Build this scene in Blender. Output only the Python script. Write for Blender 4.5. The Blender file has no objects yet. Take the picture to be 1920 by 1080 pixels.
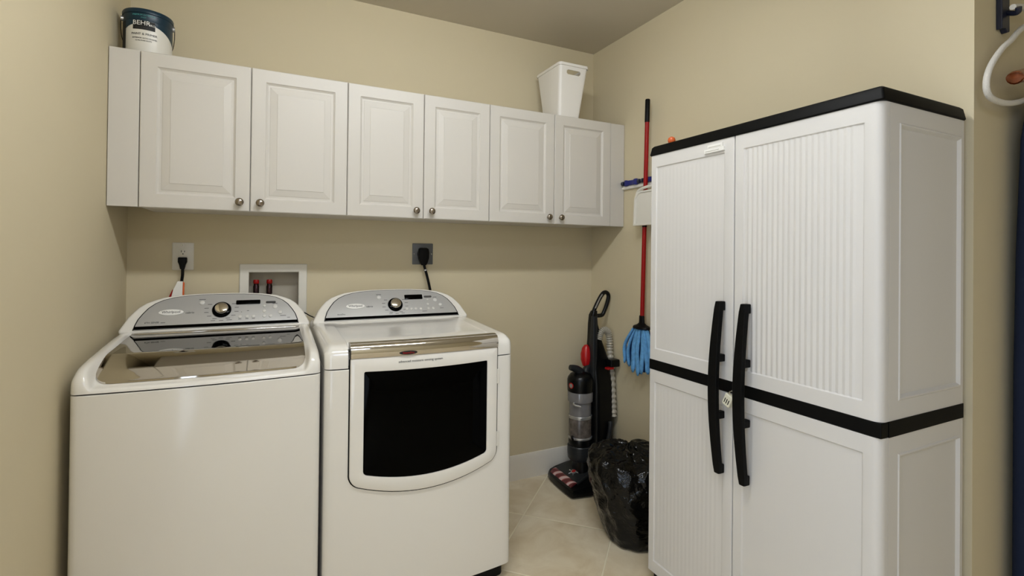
import bpy, bmesh, math, random
from mathutils import Vector, Matrix, noise

random.seed(7)
PI = math.pi
scene = bpy.context.scene
COL = scene.collection

# ------------------------------------------------------------------ camera
CAM_POS = Vector((0.5522, -2.696, 1.3744))
YAW, PITCH, ROLL, FPX, PPY = 0.4578, 0.0065, 0.0105, 930.65, 468.32
cam_data = bpy.data.cameras.new('camera')
cam = bpy.data.objects.new('camera', cam_data)
COL.objects.link(cam)
cam_data.sensor_width = 36.0
cam_data.lens = FPX / 1920 * 36.0
cam_data.shift_y = -(540 - PPY) / 1920
cam_data.clip_start = 0.02
_f = Vector((math.sin(YAW) * math.cos(PITCH), math.cos(YAW) * math.cos(PITCH), math.sin(PITCH)))
_r = Vector((math.cos(YAW), -math.sin(YAW), 0))
_u = _r.cross(_f)
_ex = _r * math.cos(ROLL) + _u * math.sin(ROLL)
_ey = -_r * math.sin(ROLL) + _u * math.cos(ROLL)
cam.matrix_world = Matrix((( _ex.x, _ey.x, -_f.x, CAM_POS.x), (_ex.y, _ey.y, -_f.y, CAM_POS.y),
                           (_ex.z, _ey.z, -_f.z, CAM_POS.z), (0, 0, 0, 1)))
scene.camera = cam

# ------------------------------------------------------------------ world, light, exposure
scene.view_settings.view_transform = 'Standard'
scene.view_settings.look = 'None'
scene.view_settings.gamma = 1.0
scene.view_settings.use_curve_mapping = False
scene.view_settings.exposure = 0.14
world = bpy.data.worlds.new('sky')
scene.world = world
world.use_nodes = True
world.node_tree.nodes['Background'].inputs[0].default_value = (0.35, 0.55, 1.0, 1)
world.node_tree.nodes['Background'].inputs[1].default_value = 1.0


def area(name, loc, rot, sx, sy, power, color):
    d = bpy.data.lights.new(name, 'AREA')
    d.shape = 'RECTANGLE'
    d.size, d.size_y, d.energy, d.color = sx, sy, power, color
    o = bpy.data.objects.new(name, d)
    COL.objects.link(o)
    o.location, o.rotation_euler = loc, rot
    return o


LX, LY = 1.05, -1.66           # the linear ceiling lamp of the room
LAMP_COLOR, LAMP1 = (0.95, 1.0, 1.05), 47.0
# unseen cool fill lights, added beside and behind the camera to even the room
area('added_cool_fill', (0.04, -2.75, 1.10), (0, -PI / 2, 0), 1.8, 0.9, 13.5, (0.66, 0.80, 1.0))
area('added_panel_fill', (0.70, -3.30, 2.635), (0, 0, 0), 0.6, 0.6, 12.0, (0.62, 0.72, 1.0))

# ------------------------------------------------------------------ room dimensions
W, H = 2.465, 2.6885
YE = -1.967           # where the right wall ends and turns
XF, YR = 3.50, -3.90  # far right wall and rear wall (behind the camera)


# ------------------------------------------------------------------ materials
def lin(c):
    return tuple((x / 12.92 if x <= 0.04045 else ((x + 0.055) / 1.055) ** 2.4) for x in c)


def mat(name, rgb, rough=0.5, metal=0.0, spec=0.5, coat=0.0, bump=0.0, bscale=200.0, var=0.0, vscale=3.0,
        trans=0.0, emit=None):
    m = bpy.data.materials.new(name)
    m.use_nodes = True
    nt = m.node_tree
    b = nt.nodes['Principled BSDF']
    c = (*lin([v / 255 for v in rgb]), 1)
    b.inputs['Base Color'].default_value = c
    b.inputs['Roughness'].default_value = rough
    b.inputs['Metallic'].default_value = metal
    b.inputs['Specular IOR Level'].default_value = spec
    b.inputs['Coat Weight'].default_value = coat
    b.inputs['Coat Roughness'].default_value = 0.06
    b.inputs['Transmission Weight'].default_value = trans
    if emit:
        b.inputs['Emission Color'].default_value = (*emit[0], 1)
        b.inputs['Emission Strength'].default_value = emit[1]
    tc = nt.nodes.new('ShaderNodeTexCoord')
    if var > 0:
        n = nt.nodes.new('ShaderNodeTexNoise')
        n.inputs['Scale'].default_value = vscale
        n.inputs['Detail'].default_value = 5
        nt.links.new(tc.outputs['Object'], n.inputs['Vector'])
        r = nt.nodes.new('ShaderNodeMapRange')
        r.inputs['From Min'].default_value, r.inputs['From Max'].default_value = 0.3, 0.7
        r.inputs['To Min'].default_value, r.inputs['To Max'].default_value = 1 - var, 1 + var
        nt.links.new(n.outputs['Fac'], r.inputs['Value'])
        mx = nt.nodes.new('ShaderNodeVectorMath')
        mx.operation = 'SCALE'
        mx.inputs[0].default_value = c[:3]
        nt.links.new(r.outputs['Result'], mx.inputs['Scale'])
        nt.links.new(mx.outputs['Vector'], b.inputs['Base Color'])
    if bump > 0:
        n2 = nt.nodes.new('ShaderNodeTexNoise')
        n2.inputs['Scale'].default_value = bscale
        n2.inputs['Detail'].default_value = 3
        nt.links.new(tc.outputs['Object'], n2.inputs['Vector'])
        bp = nt.nodes.new('ShaderNodeBump')
        bp.inputs['Strength'].default_value = bump
        bp.inputs['Distance'].default_value = 0.002
        nt.links.new(n2.outputs['Fac'], bp.inputs['Height'])
        nt.links.new(bp.outputs['Normal'], b.inputs['Normal'])
    return m


def tile_mat():
    m = bpy.data.materials.new('diagonal_stone_tile')
    m.use_nodes = True
    nt = m.node_tree
    N, L = nt.nodes, nt.links
    b = N['Principled BSDF']
    tc = N.new('ShaderNodeTexCoord')
    sp = N.new('ShaderNodeSeparateXYZ')
    L.new(tc.outputs['Object'], sp.inputs[0])

    def math_(op, a, c=None):
        n = N.new('ShaderNodeMath')
        n.operation = op
        for i, v in enumerate((a, c)):
            if v is None:
                continue
            if isinstance(v, (int, float)):
                n.inputs[i].default_value = v
            else:
                L.new(v, n.inputs[i])
        return n.outputs[0]
    S = 0.463
    edges, cells = [], []
    for op, off in (('ADD', 0.984), ('SUBTRACT', 1.527)):
        w = math_('MULTIPLY', math_(op, sp.outputs[0], sp.outputs[1]), 1 / math.sqrt(2))
        t = math_('DIVIDE', math_('SUBTRACT', w, off), S)
        fl = math_('FLOOR', t)
        fr = math_('SUBTRACT', t, fl)
        edges.append(math_('MINIMUM', fr, math_('SUBTRACT', 1.0, fr)))
        cells.append(fl)
    d = math_('MULTIPLY', math_('MINIMUM', edges[0], edges[1]), S)
    grout = N.new('ShaderNodeMapRange')
    grout.interpolation_type = 'SMOOTHSTEP'
    grout.inputs['From Min'].default_value, grout.inputs['From Max'].default_value = 0.0028, 0.0045
    L.new(d, grout.inputs['Value'])
    n1 = N.new('ShaderNodeTexNoise')
    n1.inputs['Scale'].default_value = 6.0
    n1.inputs['Detail'].default_value = 8
    n1.inputs['Roughness'].default_value = 0.6
    n1.inputs['Distortion'].default_value = 0.6
    cv = N.new('ShaderNodeCombineXYZ')
    L.new(cells[0], cv.inputs[0])
    L.new(cells[1], cv.inputs[1])
    sc = N.new('ShaderNodeVectorMath')
    sc.operation = 'MULTIPLY_ADD'
    L.new(cv.outputs[0], sc.inputs[0])
    sc.inputs[1].default_value = (3.7, 5.1, 0)
    L.new(tc.outputs['Object'], sc.inputs[2])
    L.new(sc.outputs[0], n1.inputs['Vector'])
    cr = N.new('ShaderNodeValToRGB')
    e = cr.color_ramp.elements
    e[0].position, e[0].color = 0.3, (*lin((214 / 255, 196 / 255, 162 / 255)), 1)
    e[1].position, e[1].color = 0.7, (*lin((240 / 255, 228 / 255, 202 / 255)), 1)
    L.new(n1.outputs['Fac'], cr.inputs[0])
    mx = N.new('ShaderNodeMix')
    mx.data_type = 'RGBA'
    L.new(grout.outputs[0], mx.inputs['Factor'])
    mx.inputs['A'].default_value = (*lin((246 / 255, 236 / 255, 208 / 255)), 1)
    L.new(cr.outputs[0], mx.inputs['B'])
    L.new(mx.outputs['Result'], b.inputs['Base Color'])
    b.inputs['Roughness'].default_value = 0.42
    bp = N.new('ShaderNodeBump')
    bp.inputs['Strength'].default_value = 0.6
    bp.inputs['Distance'].default_value = 0.003
    L.new(grout.outputs[0], bp.inputs['Height'])
    L.new(bp.outputs['Normal'], b.inputs['Normal'])
    return m


def bag_mat():
    """thin black film: crackled fine wrinkles over larger creases"""
    m = bpy.data.materials.new('black_bin_liner')
    m.use_nodes = True
    N, L = m.node_tree.nodes, m.node_tree.links
    b = N['Principled BSDF']
    b.inputs['Base Color'].default_value = (0.0012, 0.0012, 0.0013, 1)
    b.inputs['Roughness'].default_value = 0.11
    b.inputs['Specular IOR Level'].default_value = 0.30
    tc = N.new('ShaderNodeTexCoord')
    prev = None
    for kind, scale, dist in (('n', 11, 0.016), ('v', 24, 0.0050)):
        if kind == 'n':
            t = N.new('ShaderNodeTexNoise')
            t.inputs['Detail'].default_value = 4
            t.inputs['Distortion'].default_value = 1.2
            out = t.outputs['Fac']
        else:
            t = N.new('ShaderNodeTexVoronoi')
            t.feature = 'DISTANCE_TO_EDGE'
            out = t.outputs['Distance']
        t.inputs['Scale'].default_value = scale
        L.new(tc.outputs['Object'], t.inputs['Vector'])
        bp = N.new('ShaderNodeBump')
        bp.inputs['Strength'].default_value = 0.9
        bp.inputs['Distance'].default_value = dist
        L.new(out, bp.inputs['Height'])
        if prev: L.new(prev, bp.inputs['Normal'])
        prev = bp.outputs['Normal']
    L.new(prev, b.inputs['Normal'])
    return m


def brush_mat():
    """red brush roll with pale diagonal bristle rows seen through a clear window"""
    m = bpy.data.materials.new('red_brush_roll')
    m.use_nodes = True
    N, L = m.node_tree.nodes, m.node_tree.links
    b = N['Principled BSDF']
    b.inputs['Roughness'].default_value = 0.2
    tc = N.new('ShaderNodeTexCoord')
    mp = N.new('ShaderNodeMapping')
    mp.inputs['Rotation'].default_value = (0, 0, 0.6)
    L.new(tc.outputs['Object'], mp.inputs['Vector'])
    w = N.new('ShaderNodeTexWave')
    w.bands_direction = 'Y'
    w.inputs['Scale'].default_value = 5.5
    w.inputs['Distortion'].default_value = 3.0
    w.inputs['Detail'].default_value = 3
    L.new(mp.outputs['Vector'], w.inputs['Vector'])
    r = N.new('ShaderNodeValToRGB')
    e = r.color_ramp.elements
    e[0].position, e[0].color = 0.35, (*lin((96 / 255, 38 / 255, 42 / 255)), 1)
    e[1].position, e[1].color = 0.9, (*lin((206 / 255, 176 / 255, 172 / 255)), 1)
    k = e.new(0.62)
    k.color = (*lin((150 / 255, 66 / 255, 68 / 255)), 1)
    L.new(w.outputs['Fac'], r.inputs[0])
    L.new(r.outputs[0], b.inputs['Base Color'])
    return m


M = {}
M['wall'] = mat('tan_wall_paint', (211, 199, 169), 0.75, spec=0.25, bump=0.06, bscale=350)
M['ceil'] = mat('ceiling_paint', (204, 196, 180), 0.9, spec=0.15, bump=0.06, bscale=250)
M['tile'] = tile_mat()
M['trim'] = mat('white_trim_paint', (228, 222, 210), 0.4)
M['cab'] = mat('white_thermofoil', (209, 204, 196), 0.42, spec=0.35)
M['nickel'] = mat('brushed_nickel', (150, 140, 128), 0.22, metal=1.0)
M['enamel'] = mat('white_enamel', (234, 230, 222), 0.16, spec=0.5, coat=0.3)
M['enamel_cap'] = mat('white_gloss_plastic', (236, 232, 224), 0.14, spec=0.5, coat=0.4)
M['chrome'] = mat('mirror_chrome', (206, 200, 190), 0.05, metal=1.0)
M['smoke'] = mat('smoked_mirror_lid', (150, 146, 140), 0.035, metal=1.0)
M['panel'] = mat('silver_panel', (188, 187, 185), 0.38, metal=0.3, bump=0.03, bscale=500)
M['black'] = mat('black_plastic', (7, 7, 8), 0.45, spec=0.16)
M['blackgloss'] = mat('black_glass', (2, 2, 2), 0.08, spec=0.04)
M['ink'] = mat('dark_print', (60, 58, 56), 0.6)
M['inkblack'] = mat('black_print', (16, 16, 17), 0.6)
M['white'] = mat('white_plastic', (226, 222, 212), 0.35)
M['whiteprint'] = mat('white_print', (238, 236, 230), 0.5)
M['button'] = mat('pale_button', (214, 212, 206), 0.25)
M['red'] = mat('red_paint', (150, 9, 9), 0.35, spec=0.3)
M['redgloss'] = mat('red_gloss_plastic', (176, 20, 24), 0.2)
M['store'] = mat('light_grey_resin', (216, 213, 209), 0.45, spec=0.35)
M['storeblack'] = mat('black_resin', (4, 4, 4), 0.55, spec=0.14)
M['blue'] = mat('dark_blue_plastic', (26, 34, 112), 0.35)
M['mop'] = mat('blue_microfibre', (104, 164, 218), 0.95, spec=0.1, bump=0.9, bscale=260, var=0.16, vscale=60)
M['mopgap'] = mat('mop_gap_shade', (30, 62, 116), 0.95, spec=0.1)  # rear mop strips coloured dark to stand for shade in the gaps
M['teal'] = mat('teal_label', (2, 42, 60), 0.35)
M['tealtext'] = mat('pale_teal_print', (70, 150, 150), 0.5)
M['bin'] = mat('white_bin_plastic', (236, 232, 226), 0.4)
M['outlet_grey'] = mat('grey_steel_plate', (100, 102, 104), 0.45, metal=0.2)
M['valve'] = mat('copper_dark', (64, 48, 52), 0.2, metal=1.0)
M['boxgrey'] = mat('recess_grey', (188, 180, 164), 0.5)
M['charcoal'] = mat('charcoal_plastic', (36, 38, 40), 0.32, spec=0.3)
M['vacblack'] = mat('vacuum_black_plastic', (7, 8, 9), 0.28, spec=0.25)
M['cupclear'] = mat('grey_translucent_cup', (120, 118, 118), 0.12, spec=0.6, var=0.1, vscale=20)
M['cupdust'] = mat('dusty_cup', (92, 84, 78), 0.25, var=0.45, vscale=32)
M['silver'] = mat('silver_plastic', (190, 190, 190), 0.25, metal=0.7)
M['hose'] = mat('grey_hose', (176, 170, 156), 0.3)
M['brush'] = brush_mat()
M['bag'] = bag_mat()
M['rope'] = mat('white_braided_rope', (226, 222, 214), 0.8, bump=1.0, bscale=420)
M['navy'] = mat('navy_strip', (30, 34, 52), 0.4)
M['denim'] = mat('navy_cloth', (36, 44, 66), 0.9, spec=0.1, bump=0.4, bscale=600)
M['wood'] = mat('varnished_wood', (120, 62, 32), 0.22, coat=0.5, var=0.25, vscale=18)
M['orange'] = mat('orange_plastic', (214, 98, 42), 0.4)
M['lockwhite'] = mat('ivory_plastic', (232, 228, 206), 0.4)
M['steel'] = mat('steel', (170, 168, 164), 0.2, metal=1.0)
M['lamp1'] = mat('lamp_diffuser', (240, 236, 226), 0.4, emit=(LAMP_COLOR, LAMP1))


# ------------------------------------------------------------------ object helpers
def tag(o, label=None, cat=None, group=None, kind=None):
    if label: o['label'] = label
    if cat: o['category'] = cat
    if group: o['group'] = group
    if kind: o['kind'] = kind
    return o


ORG = {}


def thing(name, loc, label, cat, group=None):
    o = bpy.data.objects.new(name, None)
    o.empty_display_size = 0.05
    COL.objects.link(o)
    o.location = loc
    ORG[o.name] = Vector(loc)
    return tag(o, label, cat, group)


def obj(name, bm, m, parent=None, bevel=0.0, seg=2, smooth=True, angle=35, origin=None):
    """link a bmesh given in world metres as ONE mesh object"""
    bmesh.ops.recalc_face_normals(bm, faces=bm.faces)
    off = Vector((0, 0, 0))
    if parent is not None:
        off = ORG[parent.name]
    elif origin is not None:
        off = Vector(origin)
    if off.length > 0:
        bmesh.ops.translate(bm, verts=bm.verts, vec=-off)
    me = bpy.data.meshes.new(name)
    if smooth:
        for f in bm.faces: f.smooth = True
    bm.to_mesh(me)
    bm.free()
    if smooth:
        me.set_sharp_from_angle(angle=math.radians(angle))
    for mm in (m if isinstance(m, (list, tuple)) else [m]):
        me.materials.append(mm)
    o = bpy.data.objects.new(name, me)
    COL.objects.link(o)
    if parent is not None:
        o.parent = parent
        ORG[o.name] = off
    elif origin is not None:
        o.location = off
    if bevel > 0:
        b = o.modifiers.new('bevel', 'BEVEL')
        b.width, b.segments, b.limit_method = bevel, seg, 'ANGLE'
        b.angle_limit = math.radians(30)
        b.harden_normals = True
    return o


def BM():
    return bmesh.new()


def add_box(bm, x0, x1, y0, y1, z0, z1, mi=0):
    v = [bm.verts.new((x, y, z)) for x in (x0, x1) for y in (y0, y1) for z in (z0, z1)]
    for q in ((0, 1, 3, 2), (4, 6, 7, 5), (0, 4, 5, 1), (2, 3, 7, 6), (0, 2, 6, 4), (1, 5, 7, 3)):
        f = bm.faces.new([v[i] for i in q])
        f.material_index = mi
    return bm


def box(*a):
    return add_box(BM(), *a)


def add_loops(bm, loops, cap0=True, cap1=True, closed=True, mi=0):
    """bridge a list of equal-length point loops"""
    vs = [[bm.verts.new(p) for p in l] for l in loops]
    n = len(loops[0])
    for a, b in zip(vs[:-1], vs[1:]):
        for i in range(n if closed else n - 1):
            j = (i + 1) % n
            f = bm.faces.new((a[i], a[j], b[j], b[i]))
            f.material_index = mi
    if cap0: bm.faces.new(vs[0]).material_index = mi
    if cap1: bm.faces.new(list(reversed(vs[-1]))).material_index = mi
    return vs


def add_tube(bm, pts, r, n=12, caps=True, mi=0, flat=None):
    """tube along pts; r a number or list; flat = (scale_a, scale_b) of the section"""
    pts = [Vector(p) for p in pts]
    loops = []
    up = None
    for i, p in enumerate(pts):
        t = (pts[min(i + 1, len(pts) - 1)] - pts[max(i - 1, 0)]).normalized()
        if up is None:
            up = Vector((0, 0, 1)) if abs(t.z) < 0.9 else Vector((1, 0, 0))
        a = t.cross(up).normalized()
        b = a.cross(t).normalized()
        up = b
        rr = r[i] if isinstance(r, (list, tuple)) else r
        fa, fb = flat or (1, 1)
        loops.append([p + a * (rr * fa * math.cos(2 * PI * k / n)) + b * (rr * fb * math.sin(2 * PI * k / n))
                      for k in range(n)])
    add_loops(bm, loops, caps, caps, mi=mi)
    return bm


def add_lathe(bm, prof, origin=(0, 0, 0), axis='Z', n=32, mi=0):
    """prof = [(radius, height)...]; revolved round axis through origin"""
    o = Vector(origin)
    loops = []
    for r, h in prof:
        l = []
        for k in range(n):
            a = 2 * PI * k / n
            c, s = max(r, 1e-5) * math.cos(a), max(r, 1e-5) * math.sin(a)
            if axis == 'Z': p = (c, s, h)
            elif axis == 'Y': p = (c, h, s)
            else: p = (h, c, s)
            l.append(o + Vector(p))
        loops.append(l)
    add_loops(bm, loops, True, True, mi=mi)
    return bm


def smoothpath(pts, n=8):
    """Catmull-Rom through pts"""
    P = [Vector(p) for p in pts]
    P = [2 * P[0] - P[1]] + P + [2 * P[-1] - P[-2]]
    out = []
    for i in range(1, len(P) - 2):
        for k in range(n):
            t = k / n
            a, b, c, d = P[i - 1:i + 3]
            out.append(0.5 * ((2 * b) + (-a + c) * t + (2 * a - 5 * b + 4 * c - d) * t * t + (-a + 3 * b - 3 * c + d) * t ** 3))
    out.append(P[-2])
    return out


def add_text(bm, body, size, fn, depth=0.0006, mi=0, align='CENTER', bold=1.0):
    """text as mesh; fn(u, v, d) places the point u right, v up, d out of the surface"""
    cu = bpy.data.curves.new('txt', 'FONT')
    cu.body, cu.size = body, size
    cu.align_x, cu.align_y = align, 'CENTER'
    cu.extrude = depth / 2
    cu.resolution_u = 2
    cu.offset = 0.0
    o = bpy.data.objects.new('txt', cu)
    COL.objects.link(o)
    dg = bpy.context.evaluated_depsgraph_get()
    me = bpy.data.meshes.new_from_object(o.evaluated_get(dg))
    b2 = bmesh.new()
    b2.from_mesh(me)
    mp = {}
    for v in b2.verts:
        mp[v.index] = bm.verts.new(fn(v.co.x * bold, v.co.y, v.co.z + depth / 2))
    for f in b2.faces:
        try:
            bm.faces.new([mp[v.index] for v in f.verts]).material_index = mi
        except ValueError:
            pass
    b2.free()
    bpy.data.meshes.remove(me)
    bpy.data.objects.remove(o)
    bpy.data.curves.remove(cu)
    return bm


def struct(name, bm, m, bevel=0.0):
    return tag(obj(name, bm, m, bevel=bevel), kind='structure')


def rrect(u0, u1, v0, v1, r, k=5, m=1, rt=None):
    """rounded rectangle, counter-clockwise, k arc points per corner and m extra per side"""
    out = []
    rt = r if rt is None else rt      # radius of the two upper corners
    cs = [(u1 - r, v0 + r, -PI / 2, r), (u1 - rt, v1 - rt, 0, rt), (u0 + rt, v1 - rt, PI / 2, rt), (u0 + r, v0 + r, PI, r)]
    for i, (cu, cv, a0, r) in enumerate(cs):
        arc = [(cu + r * math.cos(a0 + PI / 2 * j / k), cv + r * math.sin(a0 + PI / 2 * j / k)) for j in range(k + 1)]
        out += arc
        nx = cs[(i + 1) % 4]
        q = (nx[0] + nx[3] * math.cos(nx[2]), nx[1] + nx[3] * math.sin(nx[2]))
        for j in range(1, m + 1):
            t = j / (m + 1)
            out.append((arc[-1][0] + (q[0] - arc[-1][0]) * t, arc[-1][1] + (q[1] - arc[-1][1]) * t))
    return out


# ------------------------------------------------------------------ room shell
T = 0.10
struct('floor', box(-T, XF + T, YR - T, T, -T, 0), M['tile'])
struct('ceiling', box(-T, XF + T, YR - T, T, H, H + T), M['ceil'])
struct('wall_left', box(-T, 0, YR - T, T, 0, H), M['wall'])
struct('wall_back', add_box(add_box(add_box(add_box(BM(), 0, 0.472, 0, T, 0, H), 0.695, W, 0, T, 0, H),
       0.472, 0.695, 0, T, 0, 1.03), 0.472, 0.695, 0, T, 1.27, H), M['wall'])
struct('wall_right', box(W, W + T, YE, T, 0, H), M['wall'])
struct('wall_return', box(W + T, XF + T, YE, YE + T, 0, H), M['wall'])
struct('wall_far', box(XF, XF + T, YR, YE, 0, H), M['wall'])
struct('wall_rear', box(0, XF, YR - T, YR, 0, H), M['wall'])
bm = BM()
for a in ((-3.28, -3.20, 0.12, 2.08), (-2.30, -2.22, 0.12, 2.08), (-3.20, -2.30, 2.0, 2.08), (-3.20, -2.30, 0.12, 0.2)):
    add_box(bm, 0.0, 0.035, a[0], a[1], a[2], a[3])
struct('added_window_1', bm, M['trim'])  # unseen frame added around the left fill light; the wall behind is solid


def baseboard(name, p, q, nrm):
    prof = [(0, 0), (0.016, 0), (0.016, 0.112), (0.012, 0.124), (0.010, 0.136), (0.006, 0.1455), (0, 0.1475)]
    bm = BM()
    n = Vector((*nrm, 0))
    add_loops(bm, [[Vector((*e, 0)) + n * d + Vector((0, 0, z)) for d, z in prof] for e in (p, q)])
    struct(name, bm, M['trim'])


baseboard('baseboard_back', (0.0, 0), (W, 0), (0, -1))
baseboard('baseboard_right', (W, -0.016), (W, YE), (-1, 0))
baseboard('baseboard_left', (0, -0.016), (0, YR), (1, 0))
baseboard('baseboard_return', (W - 0.016, YE), (XF, YE), (0, -1))

# ceiling lamp above the frame: housing and glowing diffuser
for lx, ly, key, where in ((LX, LY, 'lamp1', 'over the middle of the room'),):
    lamp = thing('ceiling_light', (lx, ly, H), 'white linear ceiling light with a glowing diffuser %s' % where, 'light')
    obj('housing', box(lx - 0.57, lx + 0.57, ly - 0.05, ly + 0.05, 2.667, H), M['trim'], lamp, bevel=0.004)
    obj('diffuser', box(lx - 0.55, lx + 0.55, ly - 0.035, ly + 0.035, 2.612, 2.6665), M[key], lamp)

panel = thing('ceiling_light', (0.70, -3.30, H), 'unseen square ceiling panel added for fill light behind the camera', 'light')  # unseen fixture added to carry the rear fill light
obj('frame', box(0.38, 1.02, -3.62, -2.98, 2.640, H), M['trim'], panel, bevel=0.004)

# ------------------------------------------------------------------ wall cabinets
CB, CT, CY = 1.5375, 2.1465, -0.331
EDGE = [0.100, 0.4835, 0.875, 1.233, 1.584, 1.976, 2.361]


def raised_door(bm, x0, x1, z0, z1, yf, th):
    rings = [(0.0, th), (0.0, 0.003), (0.003, 0.0), (0.054, 0.0), (0.057, 0.0040), (0.063, 0.0085), (0.070, 0.0085),
             (0.073, 0.0068), (0.098, 0.0016), (0.100, 0.0)]
    loops = [[(x0 + i, yf + d, z0 + i), (x1 - i, yf + d, z0 + i), (x1 - i, yf + d, z1 - i), (x0 + i, yf + d, z1 - i)]
             for i, d in rings]
    add_loops(bm, loops)
    return bm


clabels = ['white double door wall cabinet at the left end, below the paint can',
           'white double door wall cabinet in the middle of the row, above the dryer',
           'white double door wall cabinet at the right end, carrying the white waste bin']
for ci in range(3):
    x0, x1 = EDGE[ci * 2], EDGE[ci * 2 + 2]
    c = thing('wall_cabinet', ((x0 + x1) / 2, -0.16, CB), clabels[ci], 'cabinet', 'white wall cabinets above the appliances')
    bm = BM()
    add_box(bm, x0, x1, -0.309, -0.001, CB + 0.003, CT)
    obj('body', bm, M['cab'], c)
    for k in range(2):
        a, b = EDGE[ci * 2 + k] + 0.0014, EDGE[ci * 2 + k + 1] - 0.0014
        d = obj('door', raised_door(BM(), a, b, CB, CT, CY, 0.020), M['cab'], c, angle=5)
        kx = b - 0.037 if k == 0 else a + 0.037
        kn = BM()
        add_lathe(kn, [(0.009, CY - 0.0002), (0.009, CY - 0.002), (0.0055, CY - 0.004), (0.005, CY - 0.011), (0.010, CY - 0.014),
                       (0.0155, CY - 0.018), (0.0165, CY - 0.022), (0.0145, CY - 0.0265), (0.009, CY - 0.030), (0.001, CY - 0.031)],
                  (kx, 0, CB + 0.037), 'Y', 24)
        tag(obj('knob', kn, M['nickel'], d), 'round brushed nickel knob')
    if ci == 0:
        obj('filler_panel', box(0.002, EDGE[0] - 0.0015, -0.327, -0.305, CB + 0.001, CT), M['cab'], c, bevel=0.0015)
    if ci == 2:
        obj('filler_panel', box(EDGE[6] + 0.0015, W - 0.003, -0.327, -0.305, CB + 0.001, CT), M['cab'], c, bevel=0.0015)


# ------------------------------------------------------------------ paint bucket
def paint_bucket():
    cx, cy, z0 = 0.102, -0.205, CT
    R0, HB = 0.082, 0.181
    t = thing('paint_bucket', (cx, cy, z0), 'white paint bucket with a dark teal lid on the left wall cabinet', 'bucket')
    fa = math.atan2(CAM_POS.y - cy, CAM_POS.x - cx)        # the label faces the room

    def cyl(u, v, d):
        a = fa + u / R0
        rr = R0 + d
        return Vector((cx + rr * math.cos(a), cy + rr * math.sin(a), z0 + v))
    bm = add_lathe(BM(), [(0.078, 0), (0.080, 0.002), (R0, 0.01), (R0, HB - 0.046)], (cx, cy, z0), n=56)
    add_text(bm, 'PAINT & PRIMER', 0.012, lambda u, v, d: cyl(u - 0.014, v + 0.080, d + 0.0004), mi=1)
    add_text(bm, 'EXTERIOR SATIN ENAMEL', 0.0072, lambda u, v, d: cyl(u - 0.012, v + 0.064, d + 0.0004), mi=1)
    add_text(bm, 'ULTRA PURE WHITE', 0.006, lambda u, v, d: cyl(u - 0.016, v + 0.054, d + 0.0004), mi=1)
    tub = obj('tub', bm, [M['white'], M['ink']], t)
    b = HB - 0.0458
    bm = add_lathe(BM(), [(R0, b), (R0 + 0.0005, b + 0.001), (R0 + 0.0005, HB - 0.018), (R0 + 0.004, HB - 0.016), (R0 + 0.0045, HB - 0.005),
                          (R0 + 0.002, HB), (R0 - 0.006, HB + 0.001), (R0 - 0.008, HB - 0.004), (0.001, HB - 0.004)], (cx, cy, z0), n=56)
    add_text(bm, 'PREMIUM EXTERIOR', 0.0085, lambda u, v, d: cyl(u - 0.016, v + HB - 0.026, d + 0.0010), mi=1)
    add_text(bm, 'PAINT', 0.0065, lambda u, v, d: cyl(u - 0.016, v + HB - 0.036, d + 0.0010), mi=1)
    obj('lid', bm, [M['teal'], M['tealtext']], t)
    # teal wrap whose lower edge sweeps down towards the sides
    bm = BM()
    n = 48
    top, bot = [], []
    for i in range(n + 1):
        u = -0.123 + 0.246 * i / n
        s = abs(u + 0.012) / 0.118
        lo = HB - 0.058 - 0.052 * min(s, 1.0) ** 2.0
        top.append(bm.verts.new(cyl(u, HB - 0.0462, 0.0006)))
        bot.append(bm.verts.new(cyl(u, lo, 0.0006)))
    for i in range(n):
        bm.faces.new((bot[i], bot[i + 1], top[i + 1], top[i]))
    obj('teal_band', bm, M['teal'], t)
    bm = BM()
    vs = [[bm.verts.new(cyl(-0.052 + 0.074 * i / 12, v, 0.0012)) for i in range(13)] for v in (0.098, 0.133)]
    for i in range(12):
        bm.faces.new((vs[0][i], vs[0][i + 1], vs[1][i + 1], vs[1][i]))
    add_text(bm, 'BEHR', 0.025, lambda u, v, d: cyl(u - 0.023, v + 0.123, d + 0.0014), mi=1)
    add_text(bm, 'PRO', 0.011, lambda u, v, d: cyl(u + 0.012, v + 0.118, d + 0.0014), mi=1)
    add_text(bm, 'PREMIUM PLUS', 0.008, lambda u, v, d: cyl(u - 0.016, v + 0.1035, d + 0.0014), mi=2)
    obj('label', bm, [M['inkblack'], M['whiteprint'], M['ink']], t)
    for s in (-1, 1):
        a = fa + s * 1.50
        p = Vector((cx + R0 * math.cos(a), cy + R0 * math.sin(a), z0 + HB - 0.030))
        q = p + Vector((math.cos(a), math.sin(a), 0)) * 0.008
        obj('ear', add_tube(BM(), [p, q], 0.011, 14), M['silver'], t)
    pts = []
    for i in range(25):
        a = fa - 1.50 - (2 * PI - 3.0) * i / 24
        k = math.sin(PI * i / 24)
        pts.append((cx + (R0 + 0.0075) * math.cos(a), cy + (R0 + 0.0075) * math.sin(a), z0 + HB - 0.030 - 0.128 * k ** 0.6))
    obj('bail_handle', add_tube(BM(), pts, 0.0014, 8), M['black'], t)
    bm = BM()
    vs = []
    for a in [fa - 1.56 + 0.05 * i for i in range(11)]:
        vs.append([bm.verts.new((cx + (R0 + 0.0009) * math.cos(a), cy + (R0 + 0.0009) * math.sin(a), z0 + v)) for v in (0.011, HB - 0.047)])
    for p, q in zip(vs[:-1], vs[1:]):
        bm.faces.new((p[0], q[0], q[1], p[1]))
    tag(obj('side_stripe', bm, M['inkblack'], t), 'black printed stripe down the side')


paint_bucket()


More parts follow.
